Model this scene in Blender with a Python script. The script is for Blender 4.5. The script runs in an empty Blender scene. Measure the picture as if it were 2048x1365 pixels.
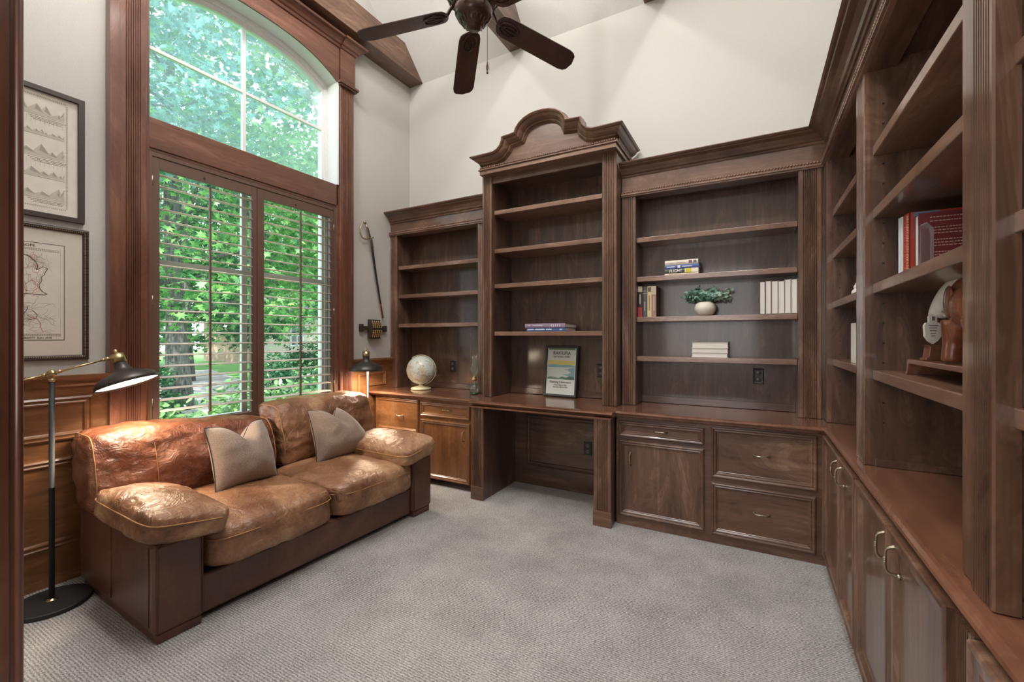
import bpy, math, random
import numpy as np
from mathutils import Vector, Matrix, noise

# ---------------------------------------------------------------- camera, world, lights
scene = bpy.context.scene
YAW = math.radians(28.8855)
cam_d = bpy.data.cameras.new('camera'); cam = bpy.data.objects.new('camera', cam_d)
scene.collection.objects.link(cam)
cam.location = (0, 0, 1.38); cam.rotation_euler = (math.pi/2, 0, YAW)
cam_d.sensor_width = 36; cam_d.lens = 873.3/2048*36; cam_d.shift_y = -7.7/2048
cam_d.clip_start = .02; cam_d.clip_end = 300
scene.camera = cam
scene.view_settings.view_transform = 'Standard'; scene.view_settings.look = 'None'
scene.view_settings.exposure = 0.26; scene.view_settings.gamma = 1.0
scene.view_settings.use_curve_mapping = False
world = bpy.data.worlds.new('World'); scene.world = world; world.use_nodes = True
bg = world.node_tree.nodes['Background']
bg.inputs[0].default_value = (.80, .90, 1.0, 1); bg.inputs[1].default_value = 2.9

def lamp(kind, name, loc, energy, color=(1, 1, 1), **kw):
    d = bpy.data.lights.new(name, kind); d.energy = energy; d.color = color
    rot = kw.pop('rot', None)
    for k, v in kw.items(): setattr(d, k, v)
    o = bpy.data.objects.new(name, d); scene.collection.objects.link(o); o.location = loc
    if rot: o.rotation_euler = rot
    return o
def aim(v): return Vector(v).to_track_quat('-Z', 'Y').to_euler()
lamp('SUN', 'sun', (0, 0, 20), 7.0, (1, .96, .88), angle=.02, rot=aim((-.30, .62, -.72)))
# recessed cans in the vault between the beams
for lx in (-2.59, -1.45, -.25):
    lamp('POINT', 'ceiling_downlight', (lx, .98, 4.82), 66, (1, .985, .97), shadow_soft_size=.05)
# unseen area lights added as fill, behind the camera and high in the vault
lamp('AREA', 'hall_fill', (-.75, -1.3, 1.9), 38, (1, .985, .975), shape='RECTANGLE', size=1.6, size_y=1.9, rot=aim((-.25, 1, -.1)))
lamp('AREA', 'vault_fill', (-1.3, 1.6, 5.0), 80, (1, .985, .97), shape='RECTANGLE', size=2.6, size_y=1.2, rot=aim((0, 0, -1)))
# lamp('AREA', 'room_light', (-.9, 1.0, 1.95), 0.0001, (1, 1, 1), size=.1)
# window daylight entering the room
# lamp('AREA', 'window_daylight', (-3.70, 2.05, 2.4), 60, (.86, .94, 1.0), shape='RECTANGLE', size=1.3, size_y=2.8, rot=aim((1, 0, -.12)))

C = scene.collection.objects
rng = random.Random(7); nr = np.random.default_rng(5)

# ---------------------------------------------------------------- materials
def srgb(r, g, b):
    f = lambda c: ((c/255)/12.92 if c/255 <= .04045 else ((c/255+.055)/1.055)**2.4)
    return (f(r), f(g), f(b), 1)
def newmat(name):
    m = bpy.data.materials.new(name); m.use_nodes = True
    nt = m.node_tree; return m, nt, nt.nodes['Principled BSDF']
def N(nt, t, **kw):
    n = nt.nodes.new(t)
    for k, v in kw.items():
        if hasattr(n, k): setattr(n, k, v)
        else: n.inputs[k.replace('_', ' ')].default_value = v
    return n
def plain(name, col, rough=.5, metal=0, coat=0, bump=0, bscale=60, emit=0):
    m, nt, b = newmat(name)
    b.inputs['Base Color'].default_value = col; b.inputs['Roughness'].default_value = rough
    b.inputs['Metallic'].default_value = metal; b.inputs['Coat Weight'].default_value = coat
    if emit:
        b.inputs['Emission Color'].default_value = col; b.inputs['Emission Strength'].default_value = emit
    tc = N(nt, 'ShaderNodeTexCoord'); n = N(nt, 'ShaderNodeTexNoise', Scale=bscale, Detail=4.0)
    nt.links.new(tc.outputs['Object'], n.inputs['Vector'])
    mx = N(nt, 'ShaderNodeMixRGB', blend_type='MULTIPLY'); mx.inputs[0].default_value = .18
    mx.inputs[1].default_value = col; nt.links.new(n.outputs['Fac'], mx.inputs[2])
    if not emit: nt.links.new(mx.outputs[0], b.inputs['Base Color'])
    if bump:
        bp = N(nt, 'ShaderNodeBump', Strength=bump, Distance=.002)
        nt.links.new(n.outputs['Fac'], bp.inputs['Height']); nt.links.new(bp.outputs[0], b.inputs['Normal'])
    return m
def wood(name, dark, mid, light, axis='z', rough=.33, scale=1.0, coat=.5, contrast=1.0, seed=0.0):
    m, nt, b = newmat(name); L = nt.links.new
    tc = N(nt, 'ShaderNodeTexCoord'); mp = N(nt, 'ShaderNodeMapping')
    s = [26*scale]*3; s['xyz'.index(axis)] = 1.3*scale
    mp.inputs['Scale'].default_value = s; mp.inputs['Location'].default_value = (seed, seed*1.7, seed*.3)
    L(tc.outputs['Object'], mp.inputs[0])
    g = N(nt, 'ShaderNodeTexNoise', Scale=1.0, Detail=6.0, Roughness=.62, Distortion=.6); L(mp.outputs[0], g.inputs['Vector'])
    mp2 = N(nt, 'ShaderNodeMapping'); s2 = [3.2*scale]*3; s2['xyz'.index(axis)] = .9*scale
    mp2.inputs['Scale'].default_value = s2; L(tc.outputs['Object'], mp2.inputs[0])
    bl = N(nt, 'ShaderNodeTexNoise', Scale=1.3, Detail=5.0, Roughness=.6, Distortion=1.6); L(mp2.outputs[0], bl.inputs['Vector'])
    # cathedral figure: contour lines of a soft noise
    mul = N(nt, 'ShaderNodeMath', operation='MULTIPLY'); mul.inputs[1].default_value = 11.0; L(bl.outputs['Fac'], mul.inputs[0])
    fr = N(nt, 'ShaderNodeMath', operation='PINGPONG'); fr.inputs[1].default_value = .5; L(mul.outputs[0], fr.inputs[0])
    a1 = N(nt, 'ShaderNodeMath', operation='MULTIPLY_ADD'); a1.inputs[1].default_value = .16; L(fr.outputs[0], a1.inputs[0])
    a0 = N(nt, 'ShaderNodeMath', operation='MULTIPLY'); a0.inputs[1].default_value = .42; L(g.outputs['Fac'], a0.inputs[0]); L(a0.outputs[0], a1.inputs[2])
    a2 = N(nt, 'ShaderNodeMath', operation='MULTIPLY_ADD'); a2.inputs[1].default_value = .62; L(bl.outputs['Fac'], a2.inputs[0]); L(a1.outputs[0], a2.inputs[2])
    cr = N(nt, 'ShaderNodeValToRGB'); e = cr.color_ramp.elements
    e[0].position = .5-.13/contrast; e[0].color = dark; e[1].position = .5+.32/contrast; e[1].color = light
    x = e.new(.60); x.color = mid
    L(a2.outputs[0], cr.inputs[0]); L(cr.outputs[0], b.inputs['Base Color'])
    b.inputs['Roughness'].default_value = rough; b.inputs['Coat Weight'].default_value = coat; b.inputs['Coat Roughness'].default_value = .11
    b.inputs['Specular IOR Level'].default_value = .45
    bp = N(nt, 'ShaderNodeBump', Strength=.12, Distance=.002); L(g.outputs['Fac'], bp.inputs['Height']); L(bp.outputs[0], b.inputs['Normal'])
    return m
WD = dict(dark=srgb(66, 44, 33), mid=srgb(104, 75, 58), light=srgb(148, 117, 96))
W = {a: wood('walnut_stain_'+a, axis=a, seed=i*3.1, **WD) for i, a in enumerate('xyz')}
WB = {a: wood('worn_and_gloss_stain_'+a, srgb(84, 58, 45), srgb(126, 94, 76), srgb(166, 136, 116), axis=a, seed=12+i) for i, a in enumerate('xyz')}  # worn wood on the beads; on shelves the paler tone paints in gloss reflection
WI = {a: wood('shaded_interior_'+a, srgb(54, 37, 29), srgb(88, 64, 50), srgb(130, 102, 83), axis=a, rough=.38, seed=5+i) for i, a in enumerate('xyz')}  # darker copy of the walnut, with the shade of the recesses in its colour
WT = {a: wood('red_brown_top_'+a, srgb(96, 60, 44), srgb(120, 80, 60), srgb(148, 108, 86), axis=a, rough=.22, coat=.5, seed=9+i) for i, a in enumerate('xy')}
WH = {a: wood('lamplit_wood_'+a, srgb(94, 58, 34), srgb(128, 86, 54), srgb(160, 118, 80), axis=a, rough=.33, seed=2+i) for i, a in enumerate('xyz')}  # warm glow of the floor lamps put into the wood colour
WW = {a: wood('window_casing_'+a, srgb(78, 45, 33), srgb(108, 68, 51), srgb(142, 100, 80), axis=a, rough=.36, seed=4+i) for i, a in enumerate('xyz')}
WR = {a: wood('door_casing_'+a, srgb(66, 37, 27), srgb(92, 53, 38), srgb(116, 72, 53), axis=a, rough=.3, seed=6+i) for i, a in enumerate('z')}
M_wall = plain('wall_paint', srgb(200, 196, 190), .85, bump=.35, bscale=140)
M_ceil = plain('ceiling_paint', srgb(216, 214, 209), .9, bump=.15, bscale=120)
M_white = plain('white_vinyl', srgb(232, 232, 230), .4)
M_shut = plain('brown_shutter', srgb(104, 78, 66), .45, bscale=8)
M_louv = plain('taupe_louver', srgb(230, 218, 206), .4, bscale=8)
M_black = plain('black_metal', srgb(36, 35, 35), .6)
M_blackp = plain('black_plastic', srgb(30, 29, 29), .35)
M_brass = plain('aged_brass', srgb(206, 184, 138), .34, metal=1)
M_pull = plain('antique_nickel', srgb(168, 156, 136), .32, metal=1)
M_bronze = plain('oil_rubbed_bronze', srgb(74, 50, 40), .32, metal=.45, coat=.3)
M_piping = plain('tan_stitching', srgb(178, 128, 80), .6)
M_dpipe = plain('dark_piping', srgb(70, 58, 54), .7)
M_paper = plain('cream_paper', srgb(216, 208, 196), .8, bscale=20)
M_mat = plain('cream_mat', srgb(208, 199, 186), .85, bscale=200)
M_ink = plain('grey_ink', srgb(150, 142, 132), .9)
M_ink2 = plain('dark_ink', srgb(92, 86, 80), .9)
M_red = plain('red_ink', srgb(196, 120, 96), .9)
M_frame = plain('dark_frame', srgb(58, 46, 40), .4, coat=.2)
M_page = plain('page_block', srgb(236, 230, 220), .85, bscale=300)
M_amber = plain('lamp_diffuser', (1, .88, .72, 1), .5, emit=7)
def shade_mat():
    m, nt, b = newmat('lamp_shade_enamel')
    b.inputs['Base Color'].default_value = srgb(66, 60, 56); b.inputs['Roughness'].default_value = .36; b.inputs['Metallic'].default_value = .35
    return m
M_shade = shade_mat()
def leather(name, dark, mid, tan, rough=.36, wr=1.0):
    m, nt, b = newmat(name); L = nt.links.new
    tc = N(nt, 'ShaderNodeTexCoord')
    n1 = N(nt, 'ShaderNodeTexNoise', Scale=2.6, Detail=6.0, Roughness=.6, Distortion=.8); L(tc.outputs['Object'], n1.inputs['Vector'])
    n3 = N(nt, 'ShaderNodeTexNoise', Scale=38.0, Detail=3.0, Roughness=.7); L(tc.outputs['Object'], n3.inputs['Vector'])
    ad = N(nt, 'ShaderNodeMath', operation='MULTIPLY_ADD'); ad.inputs[1].default_value = .28; L(n3.outputs['Fac'], ad.inputs[0]); L(n1.outputs['Fac'], ad.inputs[2])
    cr = N(nt, 'ShaderNodeValToRGB'); e = cr.color_ramp.elements
    e[0].position = .42; e[0].color = dark; e[1].position = .90; e[1].color = tan; x = e.new(.64); x.color = mid
    L(ad.outputs[0], cr.inputs[0]); L(cr.outputs[0], b.inputs['Base Color'])
    mr = N(nt, 'ShaderNodeMapRange'); mr.inputs['To Min'].default_value = rough-.08; mr.inputs['To Max'].default_value = rough+.14
    L(n1.outputs['Fac'], mr.inputs['Value']); L(mr.outputs[0], b.inputs['Roughness'])
    v = N(nt, 'ShaderNodeTexVoronoi', Scale=260.0); L(tc.outputs['Object'], v.inputs['Vector'])
    n2 = N(nt, 'ShaderNodeTexNoise', Scale=13.0, Detail=5.0, Roughness=.6, Distortion=2.2); L(tc.outputs['Object'], n2.inputs['Vector'])
    b1 = N(nt, 'ShaderNodeBump', Strength=.08, Distance=.001); L(v.outputs['Distance'], b1.inputs['Height'])
    b2 = N(nt, 'ShaderNodeBump', Strength=.75*wr, Distance=.016); L(n2.outputs['Fac'], b2.inputs['Height']); L(b1.outputs[0], b2.inputs['Normal']); L(b2.outputs[0], b.inputs['Normal'])
    b.inputs['Specular IOR Level'].default_value = .6
    return m
M_leath = leather('worn_tan_leather', srgb(96, 60, 42), srgb(148, 105, 75), srgb(202, 166, 130), .30)
M_leathr = leather('saddle_leather', srgb(82, 42, 28), srgb(122, 72, 50), srgb(176, 128, 96), .27)
M_leathd = leather('dark_brown_leather', srgb(74, 42, 34), srgb(92, 56, 44), srgb(118, 82, 66), .36, .15)
def fabric_mat():
    m, nt, b = newmat('taupe_linen'); L = nt.links.new
    tc = N(nt, 'ShaderNodeTexCoord'); n = N(nt, 'ShaderNodeTexNoise', Scale=260.0, Detail=3.0); L(tc.outputs['Object'], n.inputs['Vector'])
    cr = N(nt, 'ShaderNodeValToRGB'); e = cr.color_ramp.elements
    e[0].position = .3; e[0].color = srgb(122, 104, 92); e[1].position = .7; e[1].color = srgb(170, 150, 136)
    L(n.outputs['Fac'], cr.inputs[0]); L(cr.outputs[0], b.inputs['Base Color']); b.inputs['Roughness'].default_value = .95
    b.inputs['Sheen Weight'].default_value = .3
    bp = N(nt, 'ShaderNodeBump', Strength=.3, Distance=.002); L(n.outputs['Fac'], bp.inputs['Height']); L(bp.outputs[0], b.inputs['Normal'])
    return m
M_fab = fabric_mat()
def carpet_mat():
    m, nt, b = newmat('woven_carpet'); L = nt.links.new
    tc = N(nt, 'ShaderNodeTexCoord')
    mp = N(nt, 'ShaderNodeMapping'); mp.inputs['Scale'].default_value = (95, 170, 70); L(tc.outputs['Object'], mp.inputs[0])
    n = N(nt, 'ShaderNodeTexNoise', Scale=1.0, Detail=3.0, Roughness=.7); L(mp.outputs[0], n.inputs['Vector'])
    wv = N(nt, 'ShaderNodeTexWave', Scale=26.0, Distortion=1.2, Detail=2.0); wv.bands_direction = 'Y'; wv.inputs['Detail Scale'].default_value = 3.0
    L(tc.outputs['Object'], wv.inputs['Vector'])
    big = N(nt, 'ShaderNodeTexNoise', Scale=3.2, Detail=6.0, Roughness=.7); L(tc.outputs['Object'], big.inputs['Vector'])
    a = N(nt, 'ShaderNodeMath', operation='MULTIPLY_ADD'); a.inputs[1].default_value = .16; L(wv.outputs['Fac'], a.inputs[0]); L(n.outputs['Fac'], a.inputs[2])
    a2 = N(nt, 'ShaderNodeMath', operation='MULTIPLY_ADD'); a2.inputs[1].default_value = .30; L(big.outputs['Fac'], a2.inputs[0]); L(a.outputs[0], a2.inputs[2])
    cr = N(nt, 'ShaderNodeValToRGB'); e = cr.color_ramp.elements
    e[0].position = .38; e[0].color = srgb(78, 75, 73); e[1].position = .90; e[1].color = srgb(204, 201, 198); x = e.new(.65); x.color = srgb(141, 137, 134)
    L(a2.outputs[0], cr.inputs[0]); L(cr.outputs[0], b.inputs['Base Color']); b.inputs['Roughness'].default_value = 1.0
    b.inputs['Specular IOR Level'].default_value = .1
    bp = N(nt, 'ShaderNodeBump', Strength=.8, Distance=.006); L(a.outputs[0], bp.inputs['Height']); L(bp.outputs[0], b.inputs['Normal'])
    return m
M_carpet = carpet_mat()
def glass_mat(name, tint=(1, 1, 1, 1), haze=0.0, hazecol=(.8, .9, 1, 1), gl=1.0):
    m = bpy.data.materials.new(name); m.use_nodes = True; nt = m.node_tree; nt.nodes.clear(); L = nt.links.new
    out = N(nt, 'ShaderNodeOutputMaterial'); tr = N(nt, 'ShaderNodeBsdfTransparent'); tr.inputs[0].default_value = tint
    gs = N(nt, 'ShaderNodeBsdfGlossy'); gs.inputs['Roughness'].default_value = .03
    fz = N(nt, 'ShaderNodeFresnel', IOR=1.45); mul = N(nt, 'ShaderNodeMath', operation='MULTIPLY'); mul.inputs[1].default_value = gl; L(fz.outputs[0], mul.inputs[0])
    mx = N(nt, 'ShaderNodeMixShader'); L(mul.outputs[0], mx.inputs[0]); L(tr.outputs[0], mx.inputs[1]); L(gs.outputs[0], mx.inputs[2])
    last = mx
    if haze:
        tl = N(nt, 'ShaderNodeBsdfTranslucent'); tl.inputs[0].default_value = hazecol
        m2 = N(nt, 'ShaderNodeMixShader'); m2.inputs[0].default_value = haze; L(mx.outputs[0], m2.inputs[1]); L(tl.outputs[0], m2.inputs[2]); last = m2
    L(last.outputs[0], out.inputs[0]); return m
M_glass = glass_mat('window_glass', gl=.5)
M_glassup = glass_mat('glare_veil_upper_glass', (.84, .95, 1, 1), .24, (.66, .78, .92, 1), gl=.5)  # bluish glare over the upper pane, mixed into the glass as tint and haze
M_clear = glass_mat('clear_glass', (.93, .98, .97, 1), 0.16, (.95, 1, .98, 1), gl=2.2)  # white haze mixed in to stand for brighter highlights on the glass
M_acryl = glass_mat('clear_acrylic', (.88, .84, .86, 1), 0.28, (.9, .86, .88, 1), gl=1.6)
def leafmat(name, c1, c2, c3, trans=.45):
    m = bpy.data.materials.new(name); m.use_nodes = True; nt = m.node_tree; nt.nodes.clear(); L = nt.links.new
    out = N(nt, 'ShaderNodeOutputMaterial'); tc = N(nt, 'ShaderNodeTexCoord')
    n = N(nt, 'ShaderNodeTexNoise', Scale=3.5, Detail=5.0, Roughness=.75); L(tc.outputs['Object'], n.inputs['Vector'])
    cr = N(nt, 'ShaderNodeValToRGB'); e = cr.color_ramp.elements
    e[0].position = .36; e[0].color = c1; e[1].position = .66; e[1].color = c3; x = e.new(.5); x.color = c2
    L(n.outputs['Fac'], cr.inputs[0])
    d = N(nt, 'ShaderNodeBsdfDiffuse'); t = N(nt, 'ShaderNodeBsdfTranslucent'); g = N(nt, 'ShaderNodeBsdfGlossy'); g.inputs['Roughness'].default_value = .35
    L(cr.outputs[0], d.inputs[0]); L(cr.outputs[0], t.inputs[0])
    m1 = N(nt, 'ShaderNodeMixShader'); m1.inputs[0].default_value = trans; L(d.outputs[0], m1.inputs[1]); L(t.outputs[0], m1.inputs[2])
    m2 = N(nt, 'ShaderNodeMixShader'); m2.inputs[0].default_value = .05; L(m1.outputs[0], m2.inputs[1]); L(g.outputs[0], m2.inputs[2])
    L(m2.outputs[0], out.inputs[0]); return m
M_leafA = leafmat('sweetgum_leaves', srgb(44, 104, 64), srgb(104, 164, 92), srgb(178, 212, 132))
M_leafB = leafmat('deep_green_leaves', srgb(30, 76, 56), srgb(66, 116, 82), srgb(128, 166, 112))
M_leafC = leafmat('hedge_leaves', srgb(70, 120, 72), srgb(124, 170, 104), srgb(190, 214, 150), .3)
M_leafT = leafmat('teal_canopy_leaves', srgb(58, 118, 112), srgb(112, 164, 156), srgb(178, 208, 204))
M_euc = leafmat('eucalyptus_leaves', srgb(84, 122, 108), srgb(142, 178, 162), srgb(200, 220, 196), .15)
def bark_mat():
    m, nt, b = newmat('furrowed_bark'); L = nt.links.new
    tc = N(nt, 'ShaderNodeTexCoord'); mp = N(nt, 'ShaderNodeMapping'); mp.inputs['Scale'].default_value = (26, 26, 5); L(tc.outputs['Object'], mp.inputs[0])
    v = N(nt, 'ShaderNodeTexVoronoi', Scale=1.0); L(mp.outputs[0], v.inputs['Vector'])
    cr = N(nt, 'ShaderNodeValToRGB'); e = cr.color_ramp.elements; e[0].color = srgb(58, 58, 58); e[1].position = .7; e[1].color = srgb(118, 116, 114)
    L(v.outputs['Distance'], cr.inputs[0]); L(cr.outputs[0], b.inputs['Base Color']); b.inputs['Roughness'].default_value = .95
    bp = N(nt, 'ShaderNodeBump', Strength=1.0, Distance=.04); L(v.outputs['Distance'], bp.inputs['Height']); L(bp.outputs[0], b.inputs['Normal'])
    return m
M_bark = bark_mat()
M_lawn = plain('lawn_grass', srgb(110, 168, 84), .95, bscale=30, bump=.5)
M_drive = plain('pale_concrete', srgb(188, 184, 184), .9, bscale=12)
def brick_mat():
    m, nt, b = newmat('tan_brick'); L = nt.links.new
    tc = N(nt, 'ShaderNodeTexCoord'); mp = N(nt, 'ShaderNodeMapping'); mp.inputs['Rotation'].default_value = (math.pi/2, 0, math.pi/2); L(tc.outputs['Object'], mp.inputs[0])
    br = N(nt, 'ShaderNodeTexBrick', Scale=3.0); br.inputs['Color1'].default_value = srgb(186, 156, 132); br.inputs['Color2'].default_value = srgb(158, 124, 104); br.inputs['Mortar'].default_value = srgb(196, 186, 174)
    L(mp.outputs[0], br.inputs['Vector']); L(br.outputs[0], b.inputs['Base Color']); b.inputs['Roughness'].default_value = .9
    return m
M_brick = brick_mat()
M_roof = plain('grey_shingle', srgb(104, 104, 108), .9, bscale=8)

# ---------------------------------------------------------------- mesh helpers
class MB:
    def __init__(s): s.v = []; s.f = []; s.m = []; s.sm = []
    def add(s, vs, fs, mi=0, smooth=False):
        o = len(s.v); s.v += [tuple(map(float, p)) for p in vs]
        for f in fs: s.f.append(tuple(i+o for i in f)); s.m.append(mi); s.sm.append(smooth)
        return s
    def box(s, x0, x1, y0, y1, z0, z1, mi=0):
        return s.add([(x0,y0,z0),(x1,y0,z0),(x1,y1,z0),(x0,y1,z0),(x0,y0,z1),(x1,y0,z1),(x1,y1,z1),(x0,y1,z1)],
              [(0,3,2,1),(4,5,6,7),(0,1,5,4),(1,2,6,5),(2,3,7,6),(3,0,4,7)], mi)
    def prism(s, poly, a, b, fn, mi=0, smooth=False, caps=True):
        n = len(poly); vs = [fn(p[0], p[1], a) for p in poly]+[fn(p[0], p[1], b) for p in poly]
        fs = [(i, (i+1) % n, n+(i+1) % n, n+i) for i in range(n)]
        if caps: fs += [tuple(range(n))[::-1], tuple(range(n, 2*n))]
        return s.add(vs, fs, mi, smooth)
    def rings(s, rows, closed=True, mi=0, smooth=False, cap0=False, cap1=False):
        n = len(rows[0]); vs = [p for r in rows for p in r]; fs = []
        for k in range(len(rows)-1):
            for i in range(n if closed else n-1):
                j = (i+1) % n; fs.append((k*n+i, k*n+j, (k+1)*n+j, (k+1)*n+i))
        if cap0: fs.append(tuple(range(n))[::-1])
        if cap1: fs.append(tuple(range((len(rows)-1)*n, len(rows)*n)))
        return s.add(vs, fs, mi, smooth)
    def lathe(s, prof, c=(0, 0, 0), seg=32, mi=0, mat=None, smooth=True, cap=True):
        rows = []
        for r, z in prof:
            rw = []
            for i in range(seg):
                a = 2*math.pi*i/seg; p = Vector((r*math.cos(a), r*math.sin(a), z))
                if mat: p = mat @ p
                rw.append((p.x+c[0], p.y+c[1], p.z+c[2]))
            rows.append(rw)
        return s.rings(rows, True, mi, smooth, cap, cap)
    def tube(s, pts, r, seg=8, mi=0, closed=False, cap=True):
        pts = [Vector(p) for p in pts]; n = len(pts); rr = r if hasattr(r, '__len__') else [r]*n
        rows = []; up = Vector((0, 0, 1)); prev = None
        for i, p in enumerate(pts):
            a = pts[(i-1) % n] if (i > 0 or closed) else p; b = pts[(i+1) % n] if (i < n-1 or closed) else p
            t = (b-a)
            if t.length < 1e-9: t = Vector((0, 0, 1))
            t.normalize()
            if prev is None: x = t.cross(up if abs(t.z) < .9 else Vector((1, 0, 0))).normalized()
            else:
                x = prev-t*prev.dot(t)
                x = x.normalized() if x.length > 1e-6 else t.cross(Vector((1, 0, 0))).normalized()
            prev = x; y = t.cross(x)
            rows.append([tuple(p+(x*math.cos(2*math.pi*k/seg)+y*math.sin(2*math.pi*k/seg))*rr[i]) for k in range(seg)])
        if closed: rows.append(rows[0])
        return s.rings(rows, True, mi, True, cap and not closed, cap and not closed)
    def sphere(s, c, r, seg=8, rg=5, mi=0, sc=(1, 1, 1)):
        rows = []
        for k in range(rg+1):
            th = math.pi*(k+.001)/(rg+.002)
            rows.append([(c[0]+r*sc[0]*math.sin(th)*math.cos(2*math.pi*i/seg), c[1]+r*sc[1]*math.sin(th)*math.sin(2*math.pi*i/seg), c[2]-r*sc[2]*math.cos(th)) for i in range(seg)])
        return s.rings(rows, True, mi, True, True, True)
    def xf(s, M):
        s.v = [tuple(M @ Vector(p)) for p in s.v]; return s
    def mesh(s, name, mats):
        me = bpy.data.meshes.new(name); me.from_pydata(s.v, [], s.f)
        for m in mats: me.materials.append(m)
        me.polygons.foreach_set('material_index', s.m); me.polygons.foreach_set('use_smooth', s.sm)
        me.update(); return me

def tag(o, label=None, cat=None, group=None, kind=None):
    if label: o['label'] = label
    if cat: o['category'] = cat
    if group: o['group'] = group
    if kind: o['kind'] = kind
    return o
def thing(name, loc, label, cat, group=None):
    o = bpy.data.objects.new(name, None); C.link(o); o.location = loc; o.empty_display_size = .1
    return tag(o, label, cat, group)
def obj(name, mb, mats, parent=None, bevel=0, label=None, sub=0, fixn=True):
    """link as ONE mesh; coordinates are given in the world, or in the parent's frame when the parent says so"""
    if not isinstance(mats, (list, tuple)): mats = [mats]
    me = mb.mesh(name, mats)
    if fixn:
        import bmesh
        bm = bmesh.new(); bm.from_mesh(me); bmesh.ops.recalc_face_normals(bm, faces=bm.faces); bm.to_mesh(me); bm.free()
    o = bpy.data.objects.new(name, me); C.link(o)
    if parent is not None:
        o.parent = parent
        r = parent
        wl = Vector((0, 0, 0))
        if not parent.get('_local'):
            p = parent
            while p is not None: wl += p.location; p = p.parent
            o.location = -wl
        else: o['_local'] = 1
    if bevel:
        b = o.modifiers.new('bevel', 'BEVEL'); b.width = bevel; b.segments = 2; b.limit_method = 'ANGLE'; b.angle_limit = math.radians(40)
        b.harden_normals = False
    if sub:
        q = o.modifiers.new('subsurf', 'SUBSURF'); q.levels = sub; q.render_levels = sub
    if label: o['label'] = label
    return o
def struct(name, mb, mats, bevel=0):
    o = obj(name, mb, mats, None, bevel); o['kind'] = 'structure'; return o
def copytree(o, parent=None):
    c = o.copy(); C.link(c); c.parent = parent
    for ch in list(o.children): copytree(ch, c)
    return c
def ringpanel(mb, org, ux, uy, nrm, w, h, prof, mi=0, cap=True, poly=None):
    """nested outlines stepping (inset, height) - raised frames, doors, picture frames"""
    org = Vector(org); ux = Vector(ux); uy = Vector(uy); nrm = Vector(nrm); rows = []
    if poly is None: poly = [(0, 0), (w, 0), (w, h), (0, h)]
    n = len(poly)
    def inset(d):
        out = []
        for i in range(n):
            p0 = Vector(poly[i-1]); p1 = Vector(poly[i]); p2 = Vector(poly[(i+1) % n])
            a = (p1-p0).normalized(); b = (p2-p1).normalized()
            na = Vector((-a.y, a.x)); nb = Vector((-b.y, b.x)); k = 1+na.dot(nb)
            out.append(p1+(na+nb)*(d/k))
        return out
    for d, hh in prof:
        rows.append([tuple(org+ux*p.x+uy*p.y+nrm*hh) for p in inset(d)])
    mb.rings(rows, True, mi, False, False, cap); return mb
def textmesh(body, size, M, mat, name, parent, extrude=.0004, align='CENTER', font_sx=1.0, label=None):
    cu = bpy.data.curves.new('t', 'FONT'); cu.body = body; cu.size = size; cu.extrude = extrude; cu.align_x = align; cu.offset = size*.012
    t = bpy.data.objects.new('t', cu); C.link(t)
    dg = bpy.context.evaluated_depsgraph_get(); me = bpy.data.meshes.new_from_object(t.evaluated_get(dg))
    bpy.data.objects.remove(t); me.name = name; me.materials.clear(); me.materials.append(mat)
    me.transform(M @ Matrix.Diagonal((font_sx, 1, 1, 1)))
    o = bpy.data.objects.new(name, me); C.link(o)
    if parent is not None:
        o.parent = parent; wl = Vector((0, 0, 0)); p = parent
        if not parent.get('_local'):
            while p is not None: wl += p.location; p = p.parent
            o.location = -wl
    return o
def basis(o, x, y, z):
    M = Matrix.Identity(4)
    for i, a in enumerate((x, y, z)):
        for k in range(3): M[k][i] = a[k]
    for k in range(3): M[k][3] = o[k]
    return M
def beads(mb, p0, p1, r, mi=0, step=None):
    p0 = Vector(p0); p1 = Vector(p1); L = (p1-p0).length; n = max(1, int(L/(step or 2.15*r)))
    for i in range(n): mb.sphere(tuple(p0.lerp(p1, (i+.5)/n)), r, 6, 4, mi)
def fluted(w, t, nf, margin=.022, depth=.005, e=.004):
    """cross section of a fluted board: u across 0..w, d out 0..t"""
    pts = [(0, 0), (0, t-e), (e, t)]; fw = (w-2*margin)/nf
    for i in range(nf):
        a = margin+i*fw
        pts += [(a+fw*.20, t), (a+fw*.30, t-depth*1.3), (a+fw*.5, t-depth*1.6), (a+fw*.70, t-depth*1.3), (a+fw*.80, t)]
    pts += [(w-e, t), (w, t-e), (w, 0)]; return pts

# ---------------------------------------------------------------- room shell
XW, YW, XR, YF, ZE = -3.43, 3.80, .80, .26, 4.22     # left wall, back wall, right wall, front wall, eave
YM = 2.03; ZR = ZE+(YW-YM)
WL, WR_, SILL = 1.33, 2.79, .74                        # window opening in y and its sill
def archz(y, base=3.755, rise=.172, c=2.06, hw=.73):
    t = min(1, abs(y-c)/hw); return base+rise*(1-t**2.7)
def rake(y): return ZE+min(YW-y, y-YF)
m = MB(); m.box(XW-.2, XR+.1, -2.3, YW+.1, -.12, 0); struct('floor', m, M_carpet)
m = MB()   # window wall with the arched opening
def wl(y0, y1, z0a, z0b, z1a, z1b):
    for x in (XW, XW-.18):
        m.add([(x, y0, z0a), (x, y1, z0b), (x, y1, z1b), (x, y0, z1a)], [(0, 1, 2, 3)])
wl(YF-.2, WL, 0, 0, rake(YF)-.0, rake(WL)); wl(WR_, YW+.1, 0, 0, rake(WR_), rake(YW)); wl(WL, WR_, 0, 0, SILL, SILL)
ny = 28; ys = [WL+(WR_-WL)*i/ny for i in range(ny+1)]
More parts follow.
